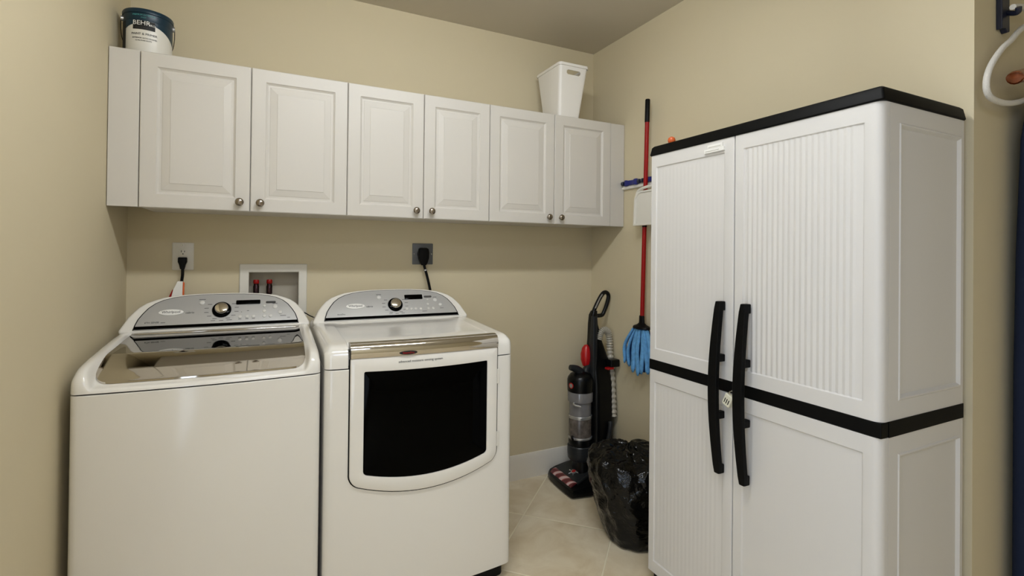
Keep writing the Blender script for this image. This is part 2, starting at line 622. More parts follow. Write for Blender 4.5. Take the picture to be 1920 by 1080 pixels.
# ------------------------------------------------------------------ waste bin on the right cabinet
def waste_bin():
    z0 = CT + 0.0005
    t = thing('waste_bin', (2.09, -0.22, z0), 'tapered white plastic waste bin with a slot handle on the right wall cabinet', 'bin')
    xb, xt = (2.020, 2.160), (2.012, 2.204)
    yb, yt = (-0.298, -0.120), (-0.318, -0.050)
    h = 0.306
    bm = BM()
    loops = []

    def loop(f, ins, r):
        x0 = xb[0] + (xt[0] - xb[0]) * f + ins; x1 = xb[1] + (xt[1] - xb[1]) * f - ins
        y0 = yb[0] + (yt[0] - yb[0]) * f + ins; y1 = yb[1] + (yt[1] - yb[1]) * f - ins
        return [(u, v, z0 + h * f) for u, v in rrect(x0, x1, y0, y1, r, 5, 0)]
    # outside with a slot cut in the front face: front face built as its own strips
    fs = [0.0, 0.02, 0.2, 0.4, 0.6, 0.80, 0.815, 0.87, 0.885, 0.97, 1.0]
    outs = [loop(f, 0.0, 0.018) for f in fs]
    ins = [loop(f, 0.0035, 0.0145) for f in fs]
    # swap the straight front side for a strip with slot columns
    def front(l, f):
        # points of the front side, right end to left end of the loop: index 23 (end of arc 4) to 0
        a, b = Vector(l[-1]), Vector(l[0])
        tt = [0.0, 0.19, 0.23, 0.77, 0.81, 1.0]
        return [a.lerp(b, k) for k in tt]
    n = len(outs[0])
    vo = [[bm.verts.new(p) for p in l] for l in outs]
    vi = [[bm.verts.new(p) for p in l] for l in ins]
    for V in (vo, vi):
        for a, b in zip(V[:-1], V[1:]):
            for i in range(n - 1):
                bm.faces.new((a[i], a[i + 1], b[i + 1], b[i]))
    grids = []
    for V, L in ((vo, outs), (vi, ins)):
        g = []
        for r, l in enumerate(L):
            fp = front(l, fs[r])
            row = [V[r][-1]] + [bm.verts.new(p) for p in fp[1:-1]] + [V[r][0]]
            g.append(row)
        for r in range(len(g) - 1):
            for k in range(5):
                hole = (r in (6,) and k in (1, 2, 3)) or (r in (5, 7) and k == 2)
                if hole: continue
                bm.faces.new((g[r][k], g[r][k + 1], g[r + 1][k + 1], g[r + 1][k]))
        grids.append(g)
    go, gi = grids
    ring = [(5, 2), (5, 3), (6, 3), (6, 4), (7, 4), (7, 3), (8, 3), (8, 2), (7, 2), (7, 1), (6, 1), (6, 2)]
    for a, b in zip(ring, ring[1:] + ring[:1]):
        bm.faces.new((go[a[0]][a[1]], go[b[0]][b[1]], gi[b[0]][b[1]], gi[a[0]][a[1]]))
    # rim and bottom
    top_o, top_i = vo[-1] + go[-1][1:-1], vi[-1] + gi[-1][1:-1]
    m = len(top_o)
    for i in range(m):
        j = (i + 1) % m
        bm.faces.new((top_o[i], top_o[j], top_i[j], top_i[i]))
    bm.faces.new(vo[0] + go[0][1:-1])
    bm.faces.new(vi[0] + gi[0][1:-1])
    obj('bin_body', bm, M['bin'], t, angle=40)
    # rolled rim
    l = loop(1.0, -0.002, 0.020)
    l2 = [Vector(p) for p in l]
    bm = BM()
    lo = []
    for dz, di in ((-0.014, -0.0004), (-0.014, -0.0035), (0.001, -0.0035), (0.002, 0.002), (0.0005, 0.004)):
        lo.append([(p[0], p[1], z0 + h + dz) for p in loop(1.0, di, 0.0185)])
    add_loops(bm, lo, False, False)
    obj('rim', bm, M['bin'], t)


waste_bin()


# ------------------------------------------------------------------ washer and dryer
def bow_front(s, w, bow, r):
    """front line of an appliance: s across 0..w, returns distance forward of the nominal front"""
    d = bow * (1 - (2 * s / w - 1) ** 2)
    e = min(s, w - s)
    if e < r:
        d -= r - math.sqrt(max(r * r - (r - e) ** 2, 0))
    return d


def across(w, r=0.022):
    a = [0, 0.001, 0.003, 0.007, 0.012, r]
    b = [r + (w - 2 * r) * i / 36 for i in range(1, 36)]
    return a + b + [w - x for x in reversed(a)]


def interp(tab, t):
    """monotone cubic through the table"""
    n = len(tab)
    if t <= tab[0][0]: return tab[0][1]
    if t >= tab[-1][0]: return tab[-1][1]
    d = [(tab[i + 1][1] - tab[i][1]) / (tab[i + 1][0] - tab[i][0]) for i in range(n - 1)]
    m = [d[0]] + [0 if d[i - 1] * d[i] <= 0 else 2 * d[i - 1] * d[i] / (d[i - 1] + d[i]) for i in range(1, n - 1)] + [d[-1]]
    i = max(k for k in range(n - 1) if tab[k][0] <= t)
    h = tab[i + 1][0] - tab[i][0]
    q = (t - tab[i][0]) / h
    return ((2 * q ** 3 - 3 * q * q + 1) * tab[i][1] + (q ** 3 - 2 * q * q + q) * h * m[i]
            + (-2 * q ** 3 + 3 * q * q) * tab[i + 1][1] + (q ** 3 - q * q) * h * m[i + 1])


def sstep(a, b, x):
    k = min(max((x - a) / (b - a), 0), 1)
    return k * k * (3 - 2 * k)


def appliance_body(bm, x0, w, yf, yb, z0, z1, bow, r=0.022):
    ss = across(w, r)
    line = [(x0 + s, yf - bow_front(s, w, bow, r)) for s in ss] + [(x0 + w, yb), (x0, yb)]
    add_loops(bm, [[(x, y, z) for x, y in line] for z in (z0, z1)])
    return bm


ARCH = [(-1.0, -0.004), (-0.998, 0.012), (-0.966, 0.039), (-0.93, 0.068), (-0.886, 0.092), (-0.84, 0.113), (-0.775, 0.132), (-0.70, 0.145), (-0.61, 0.157),
        (-0.45, 0.167), (-0.28, 0.172), (-0.1, 0.1735)]
PARCH = [(-0.862, 0.0), (-0.85, 0.022), (-0.828, 0.048), (-0.79, 0.073), (-0.743, 0.098), (-0.68, 0.119), (-0.603, 0.134), (-0.50, 0.145), (-0.385, 0.151),
         (-0.24, 0.155), (-0.08, 0.1565)]
CON_A = Vector((0, -0.270, 1.045))
CON_T = (Vector((0, -0.175, 1.185)) - CON_A).normalized()
CON_N = Vector((0, -CON_T.z, CON_T.y))       # out of the panel, towards the room


def con_pt(x, h, d=0.0):
    p = CON_A + CON_T * h + CON_N * d
    return Vector((x, p.y, p.z))


def console(t, x0, w, feats, title, sub, mark):
    xc, hw = x0 + w / 2, w / 2
    full = ARCH + [(-a, h) for a, h in reversed(ARCH)]
    bm = BM()
    lf = [con_pt(xc + a * hw, h, 0.0) for a, h in full]
    lm = [con_pt(xc + a * hw, h, -0.05) for a, h in full]
    lb = []
    for a, h in full:
        p = con_pt(xc + a * hw * 0.985, h, -0.05)
        lb.append(Vector((p.x, -0.075, min(p.z, 1.02 + h * 0.80))))
    add_loops(bm, [lf, lm, lb])
    obj('console', bm, M['enamel_cap'], t, bevel=0.011, seg=4)
    pf = PARCH + [(-a, h) for a, h in reversed(PARCH)]
    hp = hw if w < 0.72 else hw * 1.005

    def ploop(k, d):
        return [con_pt(xc + a * hp * k, 0.006 + (h - 0.0) * k, d) for a, h in pf]
    bm = BM()
    add_loops(bm, [ploop(1.006, 0.0004), ploop(1.006, 0.0022)])
    seam = obj('panel_gasket', bm, M['black'], t)
    pm = BM()
    add_loops(pm, [ploop(0.993, 0.0012), ploop(0.993, 0.0030), ploop(0.985, 0.0036)])
    D0 = 0.0036
    u, h = feats['dial']
    ticks = []
    for k in range(13):
        a = PI * (1.36 - 1.72 * k / 12)
        cu, ch = u + 0.0575 * math.cos(a), h + 0.045 * math.sin(a)
        if ch < 0.118: ticks.append((cu, ch, 0.008))
    for (cu, ch, lw) in ticks + feats['marks']:
        f = pm.faces.new([pm.verts.new(con_pt(xc + cu + a, ch + b, D0 + 0.0004)) for a, b in ((-lw, -0.0011), (lw, -0.0011), (lw, 0.0011), (-lw, 0.0011))])
        f.material_index = 1
    bu_, bh_ = feats['badge']
    add_text(pm, sub, 0.0125, lambda p, q, d: con_pt(xc + bu_ + 0.066 + p, bh_ + q - 0.004, D0 + d), mi=2)
    add_text(pm, mark, 0.010, lambda p, q, d: con_pt(xc + feats['mark'][0] + p, feats['mark'][1] + q, D0 + d), mi=2)
    panel = obj('control_panel', pm, [M['panel'], M['ink'], M['inkblack']], t)
    # black strip along the foot of the panel
    bm = BM()
    add_loops(bm, [[con_pt(xc - hp * 0.855, 0.0075, d), con_pt(xc + hp * 0.855, 0.0075, d),
                    con_pt(xc + hp * 0.848, 0.021, d), con_pt(xc - hp * 0.848, 0.021, d)] for d in (D0 - 0.001, D0 + 0.0012)])
    tag(obj('foot_strip', bm, M['blackgloss'], panel), 'gloss black strip along the foot of the panel')

    def disc(bm, u, h, prof, n=28, mi=0):
        loops = []
        for r, d in prof:
            loops.append([con_pt(xc + u + r * math.cos(2 * PI * k / n), h + r * math.sin(2 * PI * k / n), D0 + d) for k in range(n)])
        add_loops(bm, loops, mi=mi)
    u, h = feats['dial']
    bm = BM()
    disc(bm, u, h, [(0.0365, -0.001), (0.0365, 0.004), (0.034, 0.009), (0.030, 0.011)])
    dial = obj('dial', bm, M['blackgloss'], panel)
    bm = BM()
    disc(bm, u, h, [(0.026, 0.0085), (0.0255, 0.020), (0.023, 0.0245), (0.017, 0.026), (0.001, 0.0262)])
    tag(obj('dial', bm, M['chrome'], panel), 'chrome dial knob')
    bm = BM()
    (u0, h0), (u1, h1) = feats['disp']
    add_loops(bm, [[con_pt(xc + a, b, D0 + d) for a, b in rrect(u0 + i, u1 - i, h0 + i, h1 - i, 0.004, 4, 0)]
                   for d, i in ((-0.001, 0), (0.0012, 0), (0.0016, 0.001))])
    obj('display', bm, M['blackgloss'], panel)
    for (bu, bh, br) in feats['buttons']:
        bm = BM()
        disc(bm, bu, bh, [(br, -0.0005), (br, 0.002), (br * 0.8, 0.0034), (br * 0.3, 0.0038)], 16)
        obj('button', bm, M['button'], panel)
    u0, h0 = feats['pill']
    bm = BM()
    add_loops(bm, [[con_pt(xc + a, b, D0 + d) for a, b in rrect(u0 - 0.020 + i, u0 + 0.020 - i, h0 - 0.005 + i, h0 + 0.005 - i, 0.004, 4, 0)]
                   for d, i in ((-0.0005, 0), (0.002, 0), (0.003, 0.0012))])
    obj('start_button', bm, M['ink'], panel)
    u, h = feats['badge']
    bm = BM()
    n = 36
    add_loops(bm, [[con_pt(xc + u + a * math.cos(2 * PI * k / n), h + b * math.sin(2 * PI * k / n), D0 + d) for k in range(n)]
                   for a, b, d in ((0.043, 0.0135, -0.0005), (0.043, 0.0135, 0.002), (0.039, 0.0105, 0.003), (0.020, 0.004, 0.0034))])
    add_text(bm, title, 0.0155, lambda p, q, d: con_pt(xc + u + p, h + q, D0 + 0.0034 + d), mi=1)
    tag(obj('badge', bm, [M['whiteprint'], M['inkblack']], panel), 'white oval badge with dark lettering')


def washer():
    x0, w, yf = 0.029, 0.700, -0.800
    t = thing('washing_machine', (x0 + w / 2, -0.44, 0), 'white top loading washing machine with a mirror lid in the left corner', 'washer')
    bm = appliance_body(BM(), x0, w, yf, -0.075, 0.035, 0.9345, 0.022)
    obj('body', bm, M['enamel'], t, bevel=0.003)
    bm = appliance_body(BM(), x0 + 0.006, w - 0.012, yf + 0.008, -0.08, 0.9346, 0.9385, 0.022)
    obj('seam', bm, M['black'], t)
    for fx in (x0 + 0.06, x0 + w - 0.06):
        for fy in (-0.72, -0.14):
            obj('foot', add_lathe(BM(), [(0.022, 0), (0.022, 0.012), (0.010, 0.014), (0.010, 0.036)], (fx, fy, 0), n=16), M['black'], t)
    cheek = [(0, 0.939), (0.001, 0.952), (0.004, 0.967), (0.010, 0.981), (0.020, 0.994), (0.034, 1.004), (0.055, 1.0115), (0.09, 1.0175),
             (0.2, 1.027), (0.55, 1.046), (0.72, 1.046)]
    low = [(0, 0.939), (0.001, 0.943), (0.004, 0.9475), (0.010, 0.951), (0.020, 0.9530), (0.034, 0.957), (0.055, 0.9665), (0.085, 0.9800), (0.12, 0.9935),
           (0.155, 1.0040), (0.180, 1.0097), (0.195, 1.0120), (0.205, 1.0127), (0.26, 1.0150), (0.55, 1.0290), (0.72, 1.032)]
    ts = [0, 0.001, 0.0025, 0.004, 0.007, 0.010, 0.015, 0.020, 0.027, 0.034, 0.044, 0.055, 0.07, 0.085, 0.10, 0.12, 0.14, 0.16, 0.185, 0.21, 0.235, 0.26,
          0.30, 0.36, 0.42, 0.48, 0.52, 0.55, 0.565, 0.60, 0.72]
    ss = [0, 0.001, 0.003, 0.007, 0.012, 0.018, 0.024, 0.030, 0.034, 0.037, 0.040, 0.043, 0.046, 0.049, 0.052, 0.056, 0.062]
    ss = ss + [0.062 + (w - 0.124) * i / 30 for i in range(1, 30)] + [w - s for s in reversed(ss)]

    def pos(s, tt):
        fy = yf - bow_front(s, w, 0.022, 0.022)
        y = fy + tt / 0.55 * (-0.25 - fy) if tt < 0.55 else -0.25 + (tt - 0.55)
        return x0 + s, y

    def height(s, tt):
        e = min(s, w - s)
        k = sstep(0.030, 0.056, e) * (1 - sstep(0.535, 0.56, tt))
        z = interp(cheek, tt) * (1 - k) + interp(low, tt) * k
        r = 0.026
        if e < r:
            z -= (r - math.sqrt(max(r * r - (r - e) ** 2, 0))) * sstep(0.0, 0.03, tt) * 0.9
        return max(z, 0.939)
    bm = BM()
    g = [[bm.verts.new((*pos(s, tt), height(s, tt))) for s in ss] for tt in ts]
    for a, b in zip(g[:-1], g[1:]):
        for i in range(len(ss) - 1):
            bm.faces.new((a[i], a[i + 1], b[i + 1], b[i]))
    rim = g[0] + [r[-1] for r in g[1:]] + list(reversed(g[-1]))[1:] + [r[0] for r in reversed(g[1:-1])]
    lowv = [bm.verts.new((v.co.x, v.co.y, 0.9388)) for v in rim]
    for i in range(len(rim)):
        j = (i + 1) % len(rim)
        try: bm.faces.new((rim[i], rim[j], lowv[j], lowv[i]))
        except ValueError: pass
    bm.faces.new(lowv)
    bmesh.ops.remove_doubles(bm, verts=bm.verts, dist=0.00005)
    obj('top_cover', bm, M['enamel_cap'], t, angle=60)

    # lid: mirror sheet following the hollow, rounded front corners
    s0, s1 = 0.047, w - 0.047
    lt0, lt1 = 0.033, 0.528

    def lid_pt(u, v, up):
        tt = lt0 + (lt1 - lt0) * v
        # front corners pulled in to a radius
        dt = tt - lt0
        rc = 0.05
        cut = 0.0
        if dt < rc:
            cut = (rc - math.sqrt(max(rc * rc - (rc - dt) ** 2, 0))) * 0.9
        a, b = s0 + cut, s1 - cut
        s = a + (b - a) * u
        x, y = pos(s, tt)
        e = min(s, w - s)
        z = interp(low, tt)
        if e < 0.066: z += 0.004 * ((0.066 - e) / 0.02) ** 2
        return Vector((x, y, z + up))
    vs = [0, 0.004, 0.01, 0.018, 0.028, 0.04, 0.055, 0.075, 0.10, 0.125, 0.15, 0.18, 0.21, 0.24, 0.27, 0.30, 0.33, 0.358]
    us = [0, 0.006, 0.014, 0.025, 0.04] + [0.04 + 0.92 * i / 24 for i in range(1, 24)] + [0.96, 0.975, 0.986, 0.994, 1]

    def sheet(vlist, up, th):
        bm = BM()
        rows = [[bm.verts.new(lid_pt(u, v, up)) for u in us] for v in vlist]
        rows2 = [[bm.verts.new(lid_pt(u, v, up - th)) for u in us] for v in vlist]
        for R, fl in ((rows, False), (rows2, True)):
            for a, b in zip(R[:-1], R[1:]):
                for i in range(len(us) - 1):
                    bm.faces.new((a[i], a[i + 1], b[i + 1], b[i]))
        n = len(us)
        for i in range(n - 1):
            bm.faces.new((rows[0][i], rows[0][i + 1], rows2[0][i + 1], rows2[0][i]))
            bm.faces.new((rows[-1][i], rows[-1][i + 1], rows2[-1][i + 1], rows2[-1][i]))
        for a in range(len(vlist) - 1):
            for c in (0, n - 1):
                bm.faces.new((rows[a][c], rows[a + 1][c], rows2[a + 1][c], rows2[a][c]))
        return bm
    lid = obj('lid', sheet([0.362 + 0.638 * i / 16 for i in range(17)], 0.0065, 0.004), M['smoke'], t, angle=60)
    tag(obj('lid_front', sheet(vs, 0.0065, 0.005), M['chrome'], lid, angle=60), 'curved chrome front edge of the lid')
    # chrome hinge strip in front of the panel
    bm = BM()
    add_tube(bm, [(x0 + 0.052, -0.268, 1.0335), (x0 + w / 2, -0.270, 1.035), (x0 + w - 0.052, -0.268, 1.0335)], 0.0038, 12)
    obj('hinge_bar', bm, M['chrome'], lid)
    f = dict(dial=(0.0, 0.084), disp=((0.053, 0.107), (0.148, 0.128)), badge=(-0.181, 0.080), pill=(0.190, 0.114), mark=(-0.243, 0.036),
             buttons=[(0.070, 0.047, 0.007), (0.097, 0.047, 0.007), (0.122, 0.046, 0.007), (0.164, 0.046, 0.007), (0.189, 0.045, 0.007), (0.164, 0.071, 0.007),
                      (0.164, 0.096, 0.006), (0.207, 0.091, 0.010), (0.228, 0.062, 0.009), (-0.074, 0.121, 0.010)],
             marks=[(-0.074, 0.137, 0.012), (-0.030, 0.034, 0.008), (0.0, 0.033, 0.008), (0.03, 0.034, 0.010), (0.070, 0.036, 0.006), (0.097, 0.036, 0.006),
                    (0.122, 0.036, 0.006), (-0.205, 0.034, 0.008), (0.075, 0.07, 0.002), (0.100, 0.075, 0.004), (0.207, 0.108, 0.010), (0.240, 0.045, 0.012),
                    (0.262, 0.034, 0.006)])
    console(t, x0, w, f, 'Whirlpool', 'cabrio', '6TH SENSE')


def dryer():
    x0, w, yf = 0.742, 0.752, -0.800
    t = thing('clothes_dryer', (x0 + w / 2, -0.44, 0), 'white front loading clothes dryer with a large black door window', 'dryer')
    BOW = 0.024
    xc = x0 + w / 2
    bm = appliance_body(BM(), x0, w, yf, -0.075, 0.062, 0.9425, BOW)
    obj('body', bm, M['enamel'], t, bevel=0.003)
    bm = appliance_body(BM(), x0 + 0.006, w - 0.012, yf + 0.008, -0.08, 0.9426, 0.9465, BOW)
    obj('seam', bm, M['black'], t)
    bm = appliance_body(BM(), x0 + 0.02, w - 0.04, yf + 0.03, -0.10, 0.0, 0.0618, BOW)
    obj('kick_base', bm, M['black'], t, bevel=0.004)
    prof = [(0, 0.947), (0.0005, 0.970), (0.002, 0.984), (0.006, 0.998), (0.013, 1.010), (0.024, 1.019), (0.040, 1.0255), (0.065, 1.029), (0.12, 1.031),
            (0.55, 1.045), (0.72, 1.045)]
    ts = [0, 0.0005, 0.002, 0.004, 0.006, 0.009, 0.013, 0.018, 0.024, 0.031, 0.040, 0.052, 0.065, 0.09, 0.12, 0.2, 0.3, 0.4, 0.5, 0.55, 0.60, 0.72]
    ss = [0, 0.001, 0.003, 0.007, 0.012, 0.018, 0.026, 0.036, 0.05, 0.065, 0.076, 0.080, 0.082, 0.084, 0.086, 0.090, 0.10]
    ss = ss + [0.10 + (w - 0.2) * i / 24 for i in range(1, 24)] + [w - s for s in reversed(ss)]
    bm = BM()
    g = []
    for tt in ts:
        row = []
        for s in ss:
            e = min(s, w - s)
            back = 0.050 * sstep(0.0805, 0.0855, e)
            fy = yf - bow_front(s, w, BOW, 0.022) + back
            y = fy + tt / 0.55 * (-0.25 - fy) if tt < 0.55 else -0.25 + (tt - 0.55)
            z = interp(prof, tt)
            r = 0.03
            if e < r:
                z -= (r - math.sqrt(max(r * r - (r - e) ** 2, 0))) * sstep(0, 0.03, tt)
            if 0.12 < tt < 0.56:
                z -= 0.006 * sstep(0.07, 0.12, e) * sstep(0.12, 0.2, tt) * (1 - sstep(0.48, 0.55, tt))
            row.append(bm.verts.new((x0 + s, y, max(z, 0.947))))
        g.append(row)
    for a, b in zip(g[:-1], g[1:]):
        for i in range(len(ss) - 1):
            bm.faces.new((a[i], a[i + 1], b[i + 1], b[i]))
    rim = g[0] + [r[-1] for r in g[1:]] + list(reversed(g[-1]))[1:] + [r[0] for r in reversed(g[1:-1])]
    lowv = [bm.verts.new((v.co.x, v.co.y, 0.9468)) for v in rim]
    for i in range(len(rim)):
        j = (i + 1) % len(rim)
        bm.faces.new((rim[i], rim[j], lowv[j], lowv[i]))
    bm.faces.new(lowv)
    bmesh.ops.remove_doubles(bm, verts=bm.verts, dist=0.00005)
    obj('top_cover', bm, M['enamel_cap'], t, angle=60)

    # ---- door
    dx0, dx1, ztop, zlow = 0.8285, 1.4165, 0.982, 0.524

    def fy(x):
        return yf - BOW * (1 - ((x - xc) / (w / 2)) ** 2)

    def dloop(ins, out, r, ins_t=None, ins_b=None):
        it = ins if ins_t is None else ins_t
        ib = ins if ins_b is None else ins_b
        pts = rrect(dx0 + ins, dx1 - ins, zlow + ib, ztop - it, r, 6, 16, min(r, 0.006))
        L = []
        for x, z in pts:
            k = max(0.0, min(1.0, (ztop - z) / (ztop - zlow)))
            sag = 0.060 * (1 - ((x - xc) / ((dx1 - dx0) / 2)) ** 2) * k
            L.append(Vector((x, fy(x) - out, z - sag)))
        return L
    bm = BM()
    add_loops(bm, [dloop(-0.0045, 0.0005, 0.034, 0), dloop(-0.0045, 0.0012, 0.034, 0)], True, True)
    obj('door_gap', bm, M['black'], t)
    bm = BM()
    add_loops(bm, [dloop(0.0, 0.001, 0.032), dloop(0.0, 0.0055, 0.032), dloop(0.001, 0.0075, 0.031), dloop(0.004, 0.0090, 0.028), dloop(0.044, 0.0100, 0.016, 0.044),
                   dloop(0.0475, 0.0090, 0.013, 0.0475), dloop(0.0485, 0.003, 0.012, 0.0485)], True, True)
    add_text(bm, 'advanced moisture sensing system', 0.0125, lambda p, q, d: Vector((1.087 + p, fy(1.087 + p) - 0.0097 - d, 0.960 + q)), mi=1)
    door = obj('door', bm, [M['enamel_cap'], M['ink']], t, angle=40)
    bm = BM()
    add_loops(bm, [dloop(0.0486, 0.0032, 0.012), dloop(0.0486, 0.0065, 0.012), dloop(0.0495, 0.0070, 0.012), dloop(0.12, 0.0072, 0.012), dloop(0.20, 0.0072, 0.012)], True, True)
    tag(obj('window', bm, M['blackgloss'], door), 'black glass door window')
    # chrome band curving over the top of the door
    bm = BM()
    xs = [dx0 + 0.0005 + (dx1 - dx0 - 0.001) * i / 32 for i in range(33)]
    sec = [(0.0008, 0.9826), (0.0100, 0.9826), (0.0120, 0.985), (0.0150, 0.998), (0.0155, 1.0035), (0.0145, 1.012), (0.0105, 1.022), (0.004, 1.030), (-0.008, 1.0355),
           (-0.022, 1.0375), (-0.036, 1.036), (-0.036, 1.010), (-0.010, 1.000)]
    add_loops(bm, [[(x, fy(x) - d, z) for d, z in sec] for x in xs])
    tag(obj('door_handle', bm, M['chrome'], door, angle=45), 'polished chrome band along the top of the door')
    bm = BM()
    add_loops(bm, [[(x, fy(x) - d, z) for d, z in ((0.036 * -1 - 0.001, 1.000), (-0.047, 1.000), (-0.047, 1.0345), (-0.037, 1.0345))] for x in xs])
    obj('grip_recess', bm, M['black'], t)
    bm = BM()

    def sp(x, z, d):
        return Vector((x, fy(x) - 0.0150 - d, z))
    n = 24
    ux, uz = 1.036, 1.0
    add_loops(bm, [[sp(ux + a * math.cos(2 * PI * k / n), uz - 0.0065 + b * math.sin(2 * PI * k / n), d) for k in range(n)]
                   for a, b, d in ((0.034, 0.0075, -0.003), (0.034, 0.0075, 0.0010), (0.030, 0.0055, 0.0014))])
    add_text(bm, 'SteamDry', 0.011, lambda p, q, d: sp(ux + p, uz - 0.0065 + q, 0.0015 + d), mi=1)
    tag(obj('badge', bm, [M['inkblack'], M['redgloss']], door), 'small dark badge with red lettering')
    for z in (0.860, 0.600):
        bm = BM()
        add_box(bm, dx1 + 0.001, dx1 + 0.012, fy(dx1) - 0.004, fy(dx1) + 0.002, z - 0.030, z + 0.030)
        obj('hinge', bm, M['white'], door, bevel=0.0015)
    f = dict(dial=(0.007, 0.078), disp=((0.058, 0.105), (0.150, 0.132)), badge=(-0.184, 0.077), pill=(0.178, 0.118), mark=(-0.251, 0.036),
             buttons=[(0.062, 0.051, 0.007), (0.084, 0.051, 0.007), (0.107, 0.051, 0.007), (0.132, 0.050, 0.007), (0.172, 0.050, 0.007), (0.198, 0.051, 0.007),
                      (0.172, 0.075, 0.007), (0.174, 0.100, 0.006), (0.214, 0.098, 0.010), (0.238, 0.070, 0.009), (-0.069, 0.122, 0.010)],
             marks=[(-0.069, 0.137, 0.012), (-0.02, 0.030, 0.008), (0.01, 0.029, 0.008), (0.04, 0.030, 0.008), (0.15, 0.036, 0.012), (0.214, 0.114, 0.010),
                    (0.242, 0.050, 0.010)])
    console(t, x0, w, f, 'Whirlpool', 'cabrio', 'AccuDry')


washer()
dryer()


# ------------------------------------------------------------------ outlets, cords, washer box
def outlet():
    t = thing('wall_outlet', (0.2075, -0.001, 1.343), 'white wall outlet above the washing machine with one free socket', 'outlet')
    x0, x1, z0, z1 = 0.166, 0.249, 1.281, 1.406
    add = BM()
    add_loops(add, [[(a, y, b) for a, b in rrect(x0 + i, x1 - i, z0 + i, z1 - i, 0.004, 3, 0)] for y, i in ((-0.0005, 0), (-0.003, 0), (-0.006, 0.004))])
    obj('plate', add, M['white'], t)
    bm = BM()
    add_loops(bm, [[(a, y, b) for a, b in rrect(0.2075 - 0.0175 + i, 0.2075 + 0.0175 - i, 1.3435 - 0.034 + i, 1.3435 + 0.034 - i, 0.002, 3, 0)]
                   for y, i in ((-0.0055, 0), (-0.0078, 0), (-0.0085, 0.001))])
    for dx, hh in ((-0.0062, 0.0045), (0.0062, 0.0036)):
        add_box(bm, 0.2075 + dx - 0.0012, 0.2075 + dx + 0.0012, -0.0088, -0.0082, 1.366 - hh, 1.366 + hh, 1)
    add_lathe(bm, [(0.0026, -0.0082), (0.0026, -0.0088)], (0.2075, 0, 1.3545), 'Y', 12, mi=1)
    obj('receptacle', bm, [M['white'], M['inkblack']], t)
    bm = add_lathe(BM(), [(0.003, -0.0058), (0.003, -0.0068), (0.001, -0.0070)], (0.2075, 0, 1.394), 'Y', 12)
    obj('screw', bm, M['steel'], t)
    # plugged-in washer cord
    c = thing('power_cord', (0.2075, -0.020, 1.31), 'black washer power cord plugged into the white outlet', 'cord')
    bm = BM()
    lo = []
    for z, hx, ya, yb in ((1.339, 0.0160, -0.0095, -0.030), (1.334, 0.0175, -0.0090, -0.033), (1.318, 0.0175, -0.0090, -0.034), (1.306, 0.0125, -0.012, -0.034), (1.286, 0.0085, -0.018, -0.034)):
        lo.append([(a + 0.2085, b, z) for a, b in rrect(-hx, hx, yb, ya, 0.004, 3, 0)])
    add_loops(bm, lo)
    obj('plug', bm, M['black'], c)
    pts = smoothpath([(0.2095, -0.026, 1.292), (0.210, -0.028, 1.262), (0.2075, -0.028, 1.235), (0.206, -0.030, 1.200), (0.206, -0.034, 1.15), (0.215, -0.04, 1.08)])
    obj('cord', add_tube(BM(), pts, 0.0062, 10), M['black'], c)


outlet()


def dryer_outlet():
    t = thing('dryer_outlet', (1.326, -0.001, 1.364), 'square grey outlet plate on the back wall above the dryer', 'outlet')
    bm = BM()
    add_loops(bm, [[(a, y, b) for a, b in rrect(1.268 + i, 1.384 - i, 1.306 + i, 1.422 - i, 0.003, 3, 0)] for y, i in ((-0.0005, 0), (-0.004, 0), (-0.006, 0.003))])
    obj('plate', bm, M['outlet_grey'], t)
    bm = add_lathe(BM(), [(0.034, -0.0055), (0.034, -0.009), (0.032, -0.010)], (1.328, 0, 1.364), 'Y', 28)
    obj('receptacle', bm, M['inkblack'], t)
    for sx in (-1, 1):
        bm = add_lathe(BM(), [(0.003, -0.0058), (0.003, -0.0068), (0.001, -0.0070)], (1.326 + sx * 0.049, 0, 1.364), 'Y', 12)
        obj('screw', bm, M['steel'], t)
    c = thing('power_cord', (1.328, -0.03, 1.35), 'thick black dryer cord plugged into the grey outlet plate', 'cord')
    bm = BM()
    lo = []
    for z, hx, ya, yb in ((1.398, 0.018, -0.0105, -0.030), (1.392, 0.026, -0.0105, -0.042), (1.372, 0.029, -0.0105, -0.046), (1.340, 0.028, -0.0105, -0.046), (1.318, 0.021, -0.014, -0.046), (1.302, 0.013, -0.022, -0.044)):
        lo.append([(a + 1.324, b, z) for a, b in rrect(-hx, hx, yb, ya, 0.007, 4, 0)])
    add_loops(bm, lo)
    obj('plug', bm, M['black'], c)
    pts = smoothpath([(1.324, -0.033, 1.312), (1.330, -0.036, 1.285), (1.340, -0.038, 1.250), (1.351, -0.040, 1.205), (1.362, -0.044, 1.150), (1.37, -0.045, 1.09)])
    obj('cord', add_tube(BM(), pts, 0.0095, 12, flat=(1.0, 0.75)), M['black'], c)
    bm = add_tube(BM(), [(1.3318, -0.0365, 1.279), (1.3334, -0.037, 1.272)], 0.0105, 12)
    tag(obj('cord_clip', bm, M['silver'], c), 'small silver clip')


dryer_outlet()


